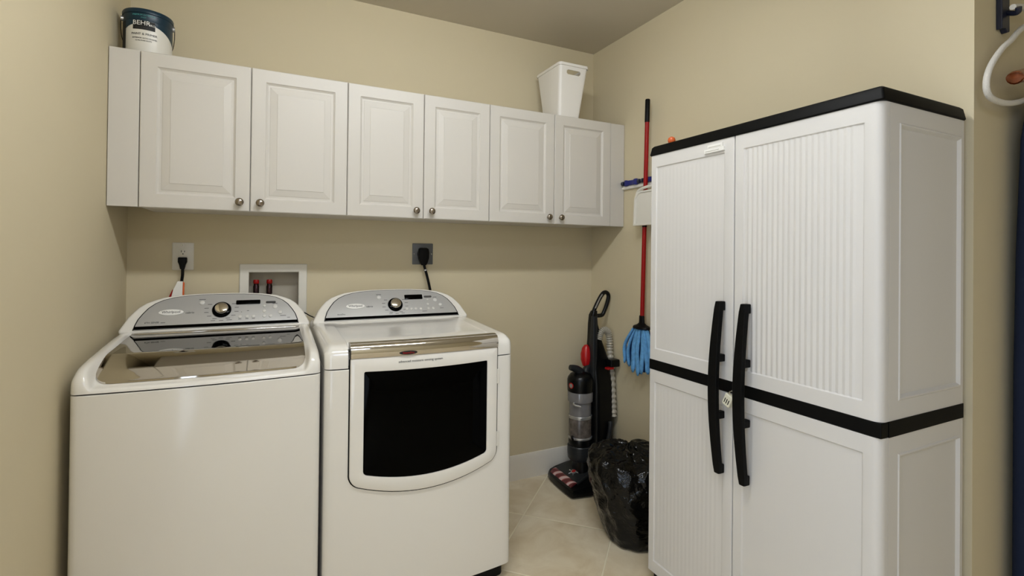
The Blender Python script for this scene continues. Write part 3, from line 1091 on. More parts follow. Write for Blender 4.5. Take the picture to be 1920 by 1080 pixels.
def washer_box():
    x0, x1, z1, z0 = 0.434, 0.732, 1.308, 0.99
    ix0, ix1, iz1, iz0 = 0.474, 0.693, 1.268, 1.032
    t = thing('washer_outlet_box', (0.583, -0.001, z0), 'white recessed washer hookup box in the back wall behind the washer', 'box')
    bm = BM()

    def rect(a0, a1, b0, b1, y):
        return [(a0, y, b0), (a1, y, b0), (a1, y, b1), (a0, y, b1)]
    add_loops(bm, [rect(x0, x1, z0, z1, -0.0008), rect(x0, x1, z0, z1, -0.005), rect(x0 + .003, x1 - .003, z0 + .003, z1 - .003, -0.008),
                   rect(ix0 - .003, ix1 + .003, iz0 - .003, iz1 + .003, -0.008), rect(ix0, ix1, iz0, iz1, -0.005), rect(ix0, ix1, iz0, iz1, 0.006)], False, False)
    obj('frame', bm, M['white'], t)
    bm = BM()
    add_loops(bm, [rect(ix0, ix1, iz0, iz1, 0.0062), rect(ix0, ix1, iz0, iz1, 0.082)], False, True)
    obj('recess', bm, M['boxgrey'], t)
    for vx in (0.505, 0.563):
        bm = BM()
        add_lathe(bm, [(0.010, 1.033), (0.010, 1.16), (0.0135, 1.162), (0.0135, 1.200), (0.0115, 1.203), (0.0115, 1.2115)], (vx, 0.030, 0), n=18)
        v = obj('valve', bm, M['valve'], t)
        bm = add_lathe(BM(), [(0.0120, 1.2118), (0.0132, 1.2135), (0.0132, 1.226), (0.011, 1.231), (0.001, 1.232)], (vx, 0.030, 0), n=18)
        tag(obj('valve_cap', bm, M['red'], v), 'red valve cap')


washer_box()

# paper tag hanging behind the washer, by the cord
t = thing('paper_tag', (0.195, -0.05, 1.12), 'white and red folded tag standing behind the washer below the outlet', 'tag')
bm = BM()
add_loops(bm, [[(0.163, y, 1.12), (0.212, y, 1.12), (0.2145, y, 1.232), (0.194, y, 1.232), (0.179, y, 1.195)] for y in (-0.046, -0.054)])
obj('card', bm, M['whiteprint'], t, bevel=0.001)
bm = BM()
add_loops(bm, [[(0.2125, y, 1.12), (0.219, y, 1.12), (0.221, y, 1.225), (0.215, y, 1.230)] for y in (-0.047, -0.053)])
tag(obj('edge_strip', bm, M['orange'], t), 'orange red edge strip')
bm = BM()
add_loops(bm, [[(0.145, y, 1.12), (0.162, y, 1.12), (0.178, y, 1.196), (0.176, y, 1.196)] for y in (-0.047, -0.053)])
tag(obj('fold', bm, M['red'], t), 'dark red folded corner')

# thin cable crossing the gap between the machines
pts = smoothpath([(0.715, -0.066, 1.074), (0.728, -0.065, 1.066), (0.746, -0.064, 1.054), (0.764, -0.064, 1.045), (0.79, -0.063, 1.03)])
tag(obj('cable', add_tube(BM(), pts, 0.0026, 8), M['black']), 'thin black cable crossing the gap behind the washer and the dryer', 'cable')


# ------------------------------------------------------------------ storage cabinet
def storage():
    X, Y0, Y1, XB = 2.005, -1.072, -1.954, 2.438
    YM = -1.490
    ZB, Z0, Z1, ZT = 0.055, 0.8935, 0.936, 1.789
    t = thing('storage_cabinet', ((X + XB) / 2, (Y0 + Y1) / 2, 0), 'tall light grey plastic storage cabinet with black top, band and handles', 'cabinet')
    TH = 0.033

    def side_panel(bm, z0, z1):
        # near side with a recessed frame; box body otherwise
        a0, a1 = X + TH + 0.001, XB
        ins = [(0.0, 0.0, 0.0), (0.046, 0.014, 0.0), (0.049, 0.017, -0.0025), (0.053, 0.021, -0.0025), (0.060, 0.028, 0.006)]
        loops = []
        for l, r, d in ins:
            b = l if l == 0 else l + 0.004
            loops.append([(a0 + l, Y1 + d, z0 + b), (a1 - r, Y1 + d, z0 + b), (a1 - r, Y1 + d, z1 - b), (a0 + l, Y1 + d, z1 - b)])
        loops.insert(0, [(a0, Y0, z0), (a1, Y0, z0), (a1, Y0, z1), (a0, Y0, z1)])
        add_loops(bm, loops)
        # raised bead round the frame
        return bm
    bm = BM()
    side_panel(bm, ZB, Z0)
    side_panel(bm, Z1, ZT)
    obj('body', bm, M['store'], t, angle=20)
    bm = box(X + TH + 0.001, XB, Y1 - 0.002, Y0 + 0.001, Z0, Z1)
    tag(obj('side_band', bm, M['storeblack'], t), 'black band round the middle')
    bm = box(X + 0.018, XB - 0.01, Y1 + 0.015, Y0 - 0.015, 0.0, ZB - 0.0005)
    tag(obj('base', bm, M['storeblack'], t, bevel=0.004), 'black base')
    bm = BM()
    lo = []
    for z, e in ((ZT + 0.0005, 0.003), (ZT + 0.004, 0.0055), (ZT + 0.034, 0.0), (ZT + 0.040, -0.006), (ZT + 0.041, -0.016)):
        lo.append([(x, y, z) for x, y in rrect(X - e, XB + min(e, 0.004), Y1 - e, Y0 + e, 0.007, 4, 0)])
    add_loops(bm, lo)
    tag(obj('top', bm, M['storeblack'], t), 'black top')

    def leaf(bm, y0, y1, z0, z1, near, amp):
        """one moulded half of a door: y0 far, y1 near; recessed ribbed panel"""
        r = 0.022 if near else 0.004
        # outline as prism in plan so that the outer edge is rounded
        plan = [(X + TH, y0)]
        plan += [(X + 0.006, y0), (X + 0.002, y0 - 0.001), (X, y0 - 0.004)]
        m0, m1 = (y0 - 0.036, y1 + 0.045) if near else (y0 - 0.031, y1 + 0.040)
        zz0, zz1 = z0 + 0.046, z1 - 0.049
        # frame faces round the recess
        k = 6
        arc = [(X + r - r * math.cos(PI / 2 * i / k), y1 + r - r * math.sin(PI / 2 * i / k)) for i in range(k + 1)]
        back = [(X + TH, y1)]
        # columns of the front: edges, recess with ribs, edges
        cols = plan + [(X, m0 + 0.0005)]
        e1 = 0.0030
        ribs = []
        nr = 19 if near else 16
        f0, f1 = m0 - 0.010, m1 + 0.020
        step = (f0 - f1) / (nr * 6)
        ribs.append((X + 0.0045, m0 - e1))
        for i in range(nr * 6 + 1):
            y = f0 - step * i
            ribs.append((X + 0.0045 - amp * (0.5 - 0.5 * math.cos(2 * PI * i / 6)), y))
        ribs.append((X + 0.0045, m1 + 0.004))
        ribs.append((X + 0.0012, m1 + 0.0005))
        cols2 = [(X, m1 - 0.002)] + arc + back
        allc = cols + ribs + cols2
        a, b = len(cols), len(cols) + len(ribs)

        def line(z, recess):
            out = []
            for i, (x, y) in enumerate(allc):
                if a <= i < b and not recess: x = X
                out.append((x, y, z))
            return out
        rows = [line(z0 + 0.0, False), line(zz0, False), line(zz0 + 0.004, True), line(zz1 - 0.0035, True), line(zz1, False), line(z1, False)]
        add_loops(bm, rows)
        return bm

    for (y0, y1, near) in ((Y0, YM + 0.0016, False), (YM - 0.0016, Y1, True)):
        bm = BM()
        leaf(bm, y0, y1, ZB, Z0, near, 0.00015 if near else 0.0006)
        leaf(bm, y0, y1, Z1, ZT, near, 0.0026 if near else 0.0004)
        d = obj('door', bm, M['store'], t, angle=22)
        bm = box(X - 0.001, X + TH, y1 - (0.001 if near else 0), y0 + (0 if near else 0.001), Z0 + 0.0005, Z1 - 0.0005)
        tag(obj('band', bm, M['storeblack'], d, bevel=0.003), 'black band across the door')
        # long bowed handle
        yc = -1.448 if not near else -1.551
        zt, zb = 1.212, 0.608
        lo = []
        N = 22
        for i in range(N + 1):
            f = i / N
            z = zb + (zt - zb) * f
            k = math.sin(PI * f)
            out = 0.030 + 0.026 * k
            hw = 0.0135 + 0.0065 * k
            if i in (0, N):
                hw *= 0.8
            lo.append([(X - out + 0.020 - 0.004 * k, yc - hw, z), (X - out + 0.020 - 0.004 * k, yc + hw, z), (X - out, yc + hw * 0.9, z), (X - out, yc - hw * 0.9, z)])
        bm = BM()
        add_loops(bm, lo)
        for (zs, hh) in ((zt - 0.016, 0.016), (zb + 0.016, 0.016), (zb + 0.405, 0.013), (zb + 0.205, 0.013)):
            f = (zs - zb) / (zt - zb)
            out = 0.030 + 0.026 * math.sin(PI * f)
            add_box(bm, X - out + 0.006, X - 0.0012, yc - 0.011, yc + 0.009, zs - hh, zs + hh)
        tag(obj('handle', bm, M['storeblack'], d, bevel=0.003), 'long bowed black handle')
        if not near:
            bm = BM()

            def step_(ya, yb, za, zb_, dd):
                add_box(bm, X - dd, X + 0.001, yb, ya, za, zb_)
            step_(-1.362, -1.450, 1.748, 1.7625, 0.007)
            step_(-1.378, -1.444, 1.7620, 1.776, 0.007)
            step_(-1.368, -1.430, 1.7545, 1.7575, 0.009)
            step_(-1.384, -1.436, 1.7675, 1.7705, 0.009)
            tag(obj('nameplate', bm, M['whiteprint'], d), 'small embossed nameplate')
    # padlock hanging at the middle of the doors
    p = thing('padlock', (1.985, -1.49, 0.85), 'small ivory combination padlock hanging between the cabinet handles', 'padlock')
    ang = math.radians(24)
    pc = Vector((X - 0.016, -1.487, 0.873))

    def rot(a, b):
        return a * math.cos(ang) - b * math.sin(ang), a * math.sin(ang) + b * math.cos(ang)
    bm = BM()
    lo = []
    for xx, i in ((-0.009, 0.002), (-0.007, 0), (0.007, 0), (0.009, 0.002)):
        l = []
        for a, b in rrect(-0.016 + i, 0.016 - i, -0.021 + i, 0.021 - i, 0.004, 3, 0):
            c, s = rot(a, b)
            l.append((pc.x + xx, pc.y + c, pc.z + s))
        lo.append(l)
    add_loops(bm, lo)
    obj('lock_body', bm, M['lockwhite'], p)
    for k in (-0.008, 0.0, 0.008):
        bm = BM()
        l1 = [rot(a, b) for a, b in rrect(k - 0.0016, k + 0.0016, -0.012, 0.006, 0.0012, 3, 0)]
        add_loops(bm, [[(pc.x + xx, pc.y + c, pc.z + s) for c, s in l1] for xx in (-0.0085, -0.0096)])
        obj('number_wheel', bm, M['inkblack'], p)
    pts = []
    for i in range(13):
        a = PI * i / 12
        c, s = rot(0.010 * math.cos(a), 0.020 + 0.018 * math.sin(a))
        pts.append((pc.x, pc.y + c, pc.z + s))
    obj('shackle', add_tube(BM(), pts, 0.0025, 8), M['steel'], p)
    bm = BM()
    add_lathe(bm, [(0.001, ZT + 0.0412), (0.008, ZT + 0.042), (0.014, ZT + 0.050), (0.016, ZT + 0.058), (0.013, ZT + 0.067), (0.006, ZT + 0.072), (0.001, ZT + 0.073)], (2.045, -1.148, 0), n=20)
    o = obj('knob_cap', bm, M['orange'], None, origin=(2.045, -1.148, ZT + 0.041))
    tag(o, 'small round orange cap lying on top of the storage cabinet', 'cap')


storage()


# ------------------------------------------------------------------ mop, rack, dustpan
def mop():
    top, bot = Vector((2.412, -0.585, 2.225)), Vector((2.420, -0.546, 1.000))
    d = (bot - top).normalized()
    t = thing('mop', (2.42, -0.546, 0.70), 'blue strip mop with a red pole hanging head down on the right wall', 'mop')
    obj('pole', add_tube(BM(), [top + d * 0.10, bot], 0.0118, 16), M['red'], t)
    obj('grip', add_tube(BM(), [top, top + d * 0.004, top + d * 0.125], [0.0110, 0.0132, 0.0132], 16), M['black'], t)
    tag(obj('collar', add_tube(BM(), [top + d * 0.63, top + d * 0.665, top + d * 0.70], [0.0138, 0.0142, 0.0128], 16), M['black'], t), 'black collar on the pole')
    bm = BM()
    add_lathe(bm, [(0.013, 1.035), (0.0145, 1.03), (0.016, 0.995), (0.026, 0.985), (0.046, 0.976), (0.050, 0.966), (0.040, 0.960)], (2.418, -0.546, 0), n=24)
    for v in bm.verts:
        v.co.y = -0.546 + (v.co.y + 0.546) * 1.25
        v.co.x = 2.418 + (v.co.x - 2.418) * 0.75
    obj('head_plate', bm, M['black'], t)
    rnd = random.Random(3)
    # strips in two layers: they hang from the plate, spread and curl in at the end
    spec = []
    for i, yy in enumerate((-0.105, -0.072, -0.036, 0.002, 0.036, 0.070, 0.104)):
        spec.append((yy, -0.030, rnd.uniform(-0.012, 0.012), 0))
    for i, yy in enumerate((-0.09, -0.052, -0.015, 0.022, 0.058, 0.09)):
        spec.append((yy, 0.004, rnd.uniform(-0.02, 0.006), 1))
    for yy, dx, dl, layer in spec:
        y0 = -0.546 + yy * 0.50
        ln = 0.262 - 0.45 * abs(yy) + dl
        zt = 0.968 - 0.10 * abs(yy)
        pts, rr = [], []
        K = 14
        ph = rnd.uniform(0, 6)
        for k in range(K + 1):
            f = k / K
            sp = math.sin(min(f * 1.5, 1) * PI / 2)
            y = y0 + (yy * 0.58 + 0.004 * math.sin(f * 7 + ph)) * sp
            x = 2.416 + dx * (0.35 + 0.75 * sp) * 0.8 + 0.004 * math.sin(f * 5 + ph)
            x = min(x, 2.440)
            pts.append((x, y, zt - ln * f))
            rr.append((0.0138 if layer == 0 else 0.0165) * (0.80 + 0.30 * math.sin(min(f * 1.3, 1.0) * PI / 2)) * (1 if f < 0.90 else max(0.30, 1 - ((f - 0.90) / 0.10) ** 2)))
        bm = BM()
        add_tube(bm, pts, rr, 12, flat=(1.0, 0.62) if True else None)
        # squash in the wall direction and roughen like cloth
        for v in bm.verts:
            q = noise.noise(Vector((v.co.x * 60, v.co.y * 60, v.co.z * 30)))
            v.co += Vector((0.0022 * q, 0.0022 * noise.noise(v.co * 45), 0))
            v.co.x = min(v.co.x, W - 0.004)
        o = obj('mop_strip', bm, M['mop'] if layer == 0 else M['mopgap'], t, angle=180)
        if layer: tag(o, 'back strip darkened as the shade between strips')


mop()


def rack():
    t = thing('tool_rack', (W - 0.002, -0.52, 1.75), 'wall mounted tool rack with a white rail and dark blue grips', 'rack')
    y0, y1 = -0.300, -0.86
    bm = BM()
    sec = [(W - 0.001, 1.757), (W - 0.012, 1.757), (W - 0.017, 1.761), (W - 0.017, 1.776), (W - 0.012, 1.7785), (W - 0.012, 1.803), (W - 0.010, 1.808), (W - 0.001, 1.808)]
    add_loops(bm, [[(x, y, z) for x, z in sec] for y in (y0 - 0.004, y1)])
    obj('rail', bm, M['white'], t, bevel=0.001)
    bm = box(W - 0.022, W - 0.001, y0 - 0.005, y0, 1.755, 1.812)
    obj('end_cap', bm, M['blue'], t, bevel=0.002)
    for yc in (-0.415, -0.585, -0.755):
        bm = BM()
        lo = []
        for y, a, b in ((yc + 0.062, 0.020, 0.012), (yc + 0.050, 0.036, 0.018), (yc + 0.034, 0.040, 0.017), (yc + 0.026, 0.034, 0.013), (yc + 0.014, 0.030, 0.014),
                        (yc, 0.026, 0.014), (yc - 0.014, 0.030, 0.014), (yc - 0.026, 0.034, 0.013), (yc - 0.034, 0.040, 0.017), (yc - 0.050, 0.036, 0.018), (yc - 0.062, 0.020, 0.012)):
            lo.append([(x, y, z) for x, z in rrect(W - 0.0125 - a * 0.5, W - 0.0122, 1.791 - b, 1.791 + b, 0.003, 3, 0)])
        add_loops(bm, lo)
        g = obj('grip', bm, M['blue'], t)
        for s in (-1, 1):
            bm = add_lathe(BM(), [(0.010, yc + s * 0.070 - 0.008), (0.0125, yc + s * 0.070 - 0.006), (0.0125, yc + s * 0.070 + 0.006), (0.010, yc + s * 0.070 + 0.008)],
                           (W - 0.024, 0, 1.791), 'Y', 14)
            obj('roller', bm, M['navy'], g)


rack()


def dustpan():
    t = thing('dustpan', (2.405, -0.64, 1.53), 'white plastic dustpan hanging on the right wall over the mop pole', 'dustpan')
    y0, y1 = -0.520, -0.772
    bm = BM()
    # hanging scoop: open mouth at the foot, rounded top with a hand opening
    lo = []
    N = 12
    outline = []
    for yy, zz in rrect(y1, y0, 1.532, 1.722, 0.05, 6, 2):
        flare = 0.010 * (1 - (zz - 1.532) / 0.19)
        yy += flare if yy > -0.646 else -flare
        if zz < 1.575: 
            yy = (y0 + flare) if yy > -0.646 else (y1 - flare)
        outline.append((yy, zz))
    xf, xb = 2.378, 2.398
    cz = 1.63

    def sc(k, x):
        return [(x, -0.646 + (yy + 0.646) * k, cz + (zz - cz) * k) for yy, zz in outline]
    add_loops(bm, [sc(0.98, xb), sc(1.0, xb - 0.002), sc(1.0, xf + 0.002), sc(0.985, xf), sc(0.90, xf), sc(0.88, xf + 0.006)])
    obj('pan', bm, M['white'], t, angle=40)
    bm = BM()
    pts = smoothpath([(2.388, -0.5265, 1.60), (2.388, -0.5275, 1.68), (2.386, -0.545, 1.722), (2.386, -0.60, 1.738), (2.386, -0.69, 1.738), (2.388, -0.75, 1.715), (2.388, -0.764, 1.66)])
    add_tube(bm, pts, 0.008, 10)
    obj('rim', bm, M['white'], t)


dustpan()


# ------------------------------------------------------------------ vacuum cleaner
def vacuum():
    t = thing('vacuum_cleaner', (2.27, -0.22, 0), 'black upright vacuum cleaner with red accents standing in the back corner', 'vacuum cleaner')
    yc = -0.215
    # --- floor head, facing the dryer (-x)
    plan = [(2.096, -0.365), (2.088, -0.35), (2.086, -0.28), (2.088, -0.20), (2.094, -0.12), (2.104, -0.075), (2.125, -0.048), (2.17, -0.036), (2.24, -0.034), (2.32, -0.045), (2.345, -0.09),
            (2.345, -0.33), (2.32, -0.37), (2.20, -0.385)]
    bm = BM()

    def pl(k, z, dx=0.0):
        return [(2.215 + (x - 2.215) * k + dx, yc + (y - yc) * k, z) for x, y in plan]
    lo = [pl(0.95, 0.006), pl(1.0, 0.012), pl(1.0, 0.030), pl(0.985, 0.040)]
    top = []
    for x, y, _ in pl(0.94, 0):
        top.append((x, y, 0.046 + 0.16 * max(0, x - 2.10) * 0.9 if x < 2.30 else 0.080))
    lo.append(top)
    lo.append([(2.24 + (x - 2.24) * 0.45, yc + (y - yc) * 0.45, z + 0.012) for x, y, z in top])
    add_loops(bm, lo)
    head = obj('floor_head', bm, M['vacblack'], t, angle=30)
    # sloping charcoal deck with the round emblem, and the brush window in front of it
    def deck(u, v, d=0.0):
        """u from the front edge back (0..1), v across 0..1"""
        x = 2.150 + 0.11 * u
        y = -0.085 - 0.235 * v
        return Vector((x - 0.35 * d, y, 0.0665 + 0.030 * u + d))
    bm = BM()
    add_loops(bm, [[deck(0, 0.02, d), deck(0, 1.0, d), deck(1, 0.90, d), deck(1, 0.06, d)] for d in (-0.015, 0.0)])
    tag(obj('deck', bm, M['charcoal'], head, bevel=0.003), 'charcoal grey deck')
    bm = BM()
    n = 10
    lo = []
    for i in range(n + 1):
        y = -0.095 - 0.225 * i / n
        lo.append([(2.108 + 0.044 * (0.5 - 0.5 * math.cos(PI * k / 8)), y, 0.044 + 0.020 * math.sin(PI * k / 8) * 0.55 + 0.022 * k / 8) for k in range(9)])
    add_loops(bm, lo, True, True)
    tag(obj('brush_window', bm, M['brush'], head), 'clear window over the red brush roll')
    bm = BM()
    c = deck(0.45, 0.55, 0.001)
    nrm = (deck(0.45, 0.55, 0.01) - deck(0.45, 0.55, 0.0)).normalized()
    a1 = Vector((0, 1, 0)); a2 = nrm.cross(a1).normalized()

    def em(r, a, d):
        return c + a1 * (r * math.cos(a)) + a2 * (r * math.sin(a)) + nrm * d
    add_loops(bm, [[em(r, 2 * PI * k / 24, d) for k in range(24)] for r, d in ((0.019, 0), (0.019, 0.003), (0.015, 0.004))], mi=0)
    add_loops(bm, [[em(r, 2 * PI * k / 24, d) for k in range(24)] for r, d in ((0.0125, 0.0035), (0.0125, 0.0050), (0.010, 0.0054))], mi=1)
    for k in range(6):
        a = 2 * PI * k / 6 + 0.3
        p, q = em(0.020, a, 0.002), em(0.034, a, 0.002)
        add_tube(bm, [p, q], 0.0035, 6, mi=0)
    tag(obj('emblem', bm, [M['silver'], M['redgloss']], head), 'round silver and red emblem')
    # --- dust cup column
    cx = 2.240

    def col(prof, **k):
        return add_lathe(BM(), prof, (cx, yc, 0), n=40)
    obj('cup_base', col([(0.060, 0.150), (0.072, 0.165), (0.075, 0.20), (0.074, 0.235), (0.070, 0.240)]), M['charcoal'], t)
    neck = BM()
    add_loops(neck, [[(cx + 0.02 + a, yc + b, z) for a, b in rrect(-0.05, 0.06, -0.06, 0.06, 0.03, 5, 0)] for z in (0.060, 0.165)])
    obj('neck', neck, M['vacblack'], t)
    cup = obj('dust_cup', col([(0.067, 0.2405), (0.069, 0.245), (0.069, 0.275), (0.067, 0.280)]), M['vacblack'], t)
    tag(obj('cup_ring', col([(0.0695, 0.2802), (0.0725, 0.283), (0.0725, 0.291), (0.0695, 0.294)]), M['silver'], cup), 'ribbed silver ring')
    tag(obj('dust_chamber', col([(0.068, 0.2942), (0.0675, 0.30), (0.0675, 0.395), (0.066, 0.398)]), M['cupdust'], cup), 'chamber filled with grey dust')
    tag(obj('chamber_ring', col([(0.068, 0.3985), (0.0705, 0.401), (0.0705, 0.415), (0.068, 0.418)]), M['silver'], cup), 'silver ring')
    tag(obj('clear_chamber', col([(0.066, 0.4185), (0.066, 0.497)]), M['cupclear'], cup), 'grey see-through chamber')
    tag(obj('filter_ring', col([(0.071, 0.4975), (0.0745, 0.500), (0.0755, 0.552), (0.073, 0.556)]), M['cupclear'], cup), 'wide grey ring')
    bm = col([(0.074, 0.5565), (0.0775, 0.560), (0.079, 0.60), (0.079, 0.625), (0.074, 0.640), (0.060, 0.658), (0.035, 0.672), (0.001, 0.678)])
    lidp = obj('cup_lid', bm, M['vacblack'], t)
    bm = BM()
    pts = smoothpath([(cx - 0.010, yc - 0.01, 0.672), (cx - 0.035, yc - 0.01, 0.690), (cx - 0.062, yc - 0.012, 0.700), (cx - 0.082, yc - 0.012, 0.705)])
    add_tube(bm, pts, [0.026 - 0.010 * i / (len(pts) - 1) for i in range(len(pts))], 12)
    obj('cup_handle', bm, M['charcoal'], lidp)
    bm = add_tube(BM(), smoothpath([(cx + 0.06, yc, 0.640), (cx + 0.030, yc - 0.01, 0.672), (cx + 0.062, yc, 0.700)]), 0.022, 12)
    obj('cup_cap', bm, M['charcoal'], lidp)
    bm = BM()
    fa = math.atan2(CAM_POS.y - yc, CAM_POS.x - cx) - 0.75
    p = Vector((cx + 0.0785 * math.cos(fa), yc + 0.0785 * math.sin(fa), 0.598))
    nn = Vector((math.cos(fa), math.sin(fa), 0)); tt = Vector((-math.sin(fa), math.cos(fa), 0))
    for r0, mi, dd in ((0.017, 0, 0.0015), (0.012, 1, 0.0025)):
        add_loops(bm, [[p + tt * (r0 * math.cos(2 * PI * k / 20)) + Vector((0, 0, r0 * math.sin(2 * PI * k / 20))) + nn * d for k in range(20)] for d in (-0.002, dd)], mi=mi)
    tag(obj('round_badge', bm, [M['redgloss'], M['silver']], lidp), 'small round red and silver badge')
    bm = add_tube(BM(), smoothpath([(cx - 0.066, yc - 0.03, 0.500), (cx - 0.072, yc - 0.045, 0.492), (cx - 0.045, yc - 0.075, 0.486)]), 0.006, 8)
    obj('cup_latch', bm, M['silver'], cup)
    bm = add_tube(BM(), [(cx - 0.066, yc - 0.02, 0.285), (cx - 0.080, yc - 0.035, 0.306)], [0.012, 0.008], 10)
    obj('release_catch', bm, M['vacblack'], cup)
    # --- spine
    bm = BM()
    lo = []
    for z, xa, xb, hy, r in ((0.100, 2.290, 2.430, 0.085, 0.03), (0.35, 2.298, 2.436, 0.082, 0.03), (0.60, 2.300, 2.436, 0.070, 0.03), (0.74, 2.300, 2.415, 0.052, 0.024),
                             (0.86, 2.302, 2.372, 0.036, 0.018), (0.95, 2.302, 2.350, 0.028, 0.014), (1.005, 2.306, 2.346, 0.024, 0.012), (1.03, 2.318, 2.350, 0.018, 0.010)):
        lo.append([(x, y, z) for x, y in rrect(xa, xb, yc - hy, yc + hy, r, 5, 0)])
    add_loops(bm, lo)
    spine = obj('spine', bm, M['vacblack'], t)
    bm = BM()
    lo = []
    for z, xa, hy in ((0.56, 2.292, 0.020), (0.70, 2.291, 0.024), (0.86, 2.294, 0.022), (1.0, 2.300, 0.014)):
        lo.append([(x, y, z) for x, y in rrect(xa, xa + 0.03, yc - hy - 0.030, yc + hy - 0.03, 0.006, 3, 0)])
    add_loops(bm, lo)
    obj('spine_trim', bm, M['charcoal'], spine)
    # loop handle
    pts = smoothpath([(2.322, yc, 1.000), (2.335, yc, 1.035), (2.372, yc, 1.100), (2.400, yc, 1.134), (2.424, yc, 1.138), (2.440, yc, 1.118), (2.432, yc, 1.075), (2.405, yc, 1.015),
                      (2.388, yc, 1.000), (2.350, yc, 0.998)], 6)
    bm = add_tube(BM(), pts, 0.0125, 12)
    hd = obj('handle', bm, M['vacblack'], t)
    bm = add_tube(BM(), [(2.334, yc - 0.011, 1.045), (2.368, yc - 0.011, 1.106), (2.386, yc - 0.011, 1.128)], 0.0042, 8)
    tag(obj('grip_strip', bm, M['silver'], hd), 'thin silver strip on the handle')
    # red pod on the front of the spine
    bm = add_lathe(BM(), [(0.001, 0.690), (0.022, 0.700), (0.033, 0.735), (0.034, 0.770), (0.026, 0.805), (0.012, 0.824), (0.001, 0.827)], (2.286, yc + 0.01, 0), n=24)
    for v in bm.verts:
        if v.co.x > 2.305: v.co.x = 2.305
    tag(obj('tool_pod', bm, M['redgloss'], t), 'red oval pod')
    # hose: ribbed arch down the back
    ctr = smoothpath([(2.350, yc - 0.030, 0.860), (2.362, yc - 0.034, 0.900), (2.385, yc - 0.036, 0.915), (2.412, yc - 0.036, 0.900), (2.424, yc - 0.036, 0.850), (2.428, yc - 0.036, 0.78),
                      (2.432, yc - 0.05, 0.66), (2.434, yc - 0.06, 0.52), (2.434, yc - 0.07, 0.40)], 16)
    rr = [0.0210 if i % 4 < 2 else 0.0150 for i in range(len(ctr))]
    obj('hose', add_tube(BM(), ctr, rr, 14), M['hose'], t, angle=60)
    bm = BM()
    add_box(bm, 2.385, 2.452, yc - 0.105, yc - 0.055, 0.700, 0.745)
    hk = obj('cord_hook', bm, M['vacblack'], t, bevel=0.008)
    bm = box(2.360, 2.405, yc - 0.108, yc - 0.075, 0.690, 0.702)
    tag(obj('hook_accent', bm, M['redgloss'], hk, bevel=0.003), 'red accent under the cord hook')
    # clear curved tube at the foot
    pts = smoothpath([(2.398, yc - 0.085, 0.375), (2.392, yc - 0.095, 0.350), (2.370, yc - 0.10, 0.270), (2.335, yc - 0.105, 0.215), (2.285, yc - 0.10, 0.190), (2.225, yc - 0.088, 0.186)], 8)
    bm = add_tube(BM(), pts, [0.0165 - 0.0115 * i / (len(pts) - 1) for i in range(len(pts))], 12)
    tag(obj('lower_tube', bm, M['charcoal'], t), 'glossy dark curved tube at the foot')
    for s in (-1, 1):
        bm = add_lathe(BM(), [(0.001, yc + s * 0.10 - 0.012), (0.045, yc + s * 0.10 - 0.012), (0.048, yc + s * 0.10 - 0.009), (0.048, yc + s * 0.10 + 0.009), (0.045, yc + s * 0.10 + 0.012), (0.001, yc + s * 0.10 + 0.012)],
                       (2.385, 0, 0.0485), 'Y', 24)
        obj('wheel', bm, M['black'], t)


vacuum()


# ------------------------------------------------------------------ filled bin bag
def bag():
    c = Vector((2.175, -0.735, 0))
    t_prof = [(0.0, 0.10), (0.010, 0.140), (0.05, 0.158), (0.11, 0.172), (0.18, 0.187), (0.26, 0.202), (0.33, 0.212), (0.375, 0.205), (0.405, 0.160), (0.425, 0.09), (0.432, 0.0)]
    bm = BM()
    NA, NZ = 110, 84
    rows = []
    for j in range(NZ + 1):
        s = j / NZ
        # arc-length-ish parameter through the profile
        f = s * (len(t_prof) - 1)
        i = min(int(f), len(t_prof) - 2)
        q = f - i
        z = t_prof[i][0] * (1 - q) + t_prof[i + 1][0] * q
        r = t_prof[i][1] * (1 - q) + t_prof[i + 1][1] * q
        row = []
        for k in range(NA):
            a = 2 * PI * k / NA
            d = Vector((math.cos(a), math.sin(a), 0))
            p = Vector((c.x + d.x * r * 1.0, c.y + d.y * r * 1.0, z))
            # pulled towards the room at the foot
            lean = (1 - min(z / 0.40, 1))
            p += Vector((0.010, -0.040, 0)) * lean
            if d.dot(Vector((-0.59, -0.81, 0))) > 0.0:
                p += Vector((-0.59, -0.81, 0)) * 0.020 * lean
            n1 = noise.noise(Vector((p.x * 6, p.y * 6, z * 5 + 2)))
            n2 = noise.ridged_multi_fractal(Vector((p.x * 11, p.y * 11, z * 9 + 5)), 0.9, 2.1, 4, 1.0, 2.0) if True else 0
            n3 = noise.noise(Vector((p.x * 30, p.y * 30, z * 34)))
            amp = 0.35 + 0.65 * min(z / 0.25, 1)
            disp = 0.020 * n1 - 0.0075 * (n2 - 1.0) * amp + 0.0045 * n3 * amp
            # vertical folds running down from the gathered top
            disp += 0.006 * math.sin(a * 11 + 3 * n1 + z * 6) * (0.4 + 0.6 * (1 - abs(z - 0.3) / 0.3))
            if r > 0.03:
                nd = Vector((d.x, d.y, 0.35 if z > 0.36 else 0.0))
                p += nd * disp * min(1, r / 0.1)
            if z > 0.36: p.z += disp * 0.8
            p.z = max(p.z, 0.002)
            if j == 0: p.z = 0.002
            row.append(bm.verts.new(p))
        rows.append(row)
    for a, b in zip(rows[:-1], rows[1:]):
        for k in range(NA):
            kk = (k + 1) % NA
            bm.faces.new((a[k], a[kk], b[kk], b[k]))
    bm.faces.new(rows[0])
    bmesh.ops.remove_doubles(bm, verts=bm.verts, dist=0.0002)
    o = obj('trash_bag', bm, M['bag'], None, angle=180, origin=(c.x, c.y, 0))
    tag(o, 'full black plastic trash bag on the tiles beside the storage cabinet', 'trash bag')


bag()

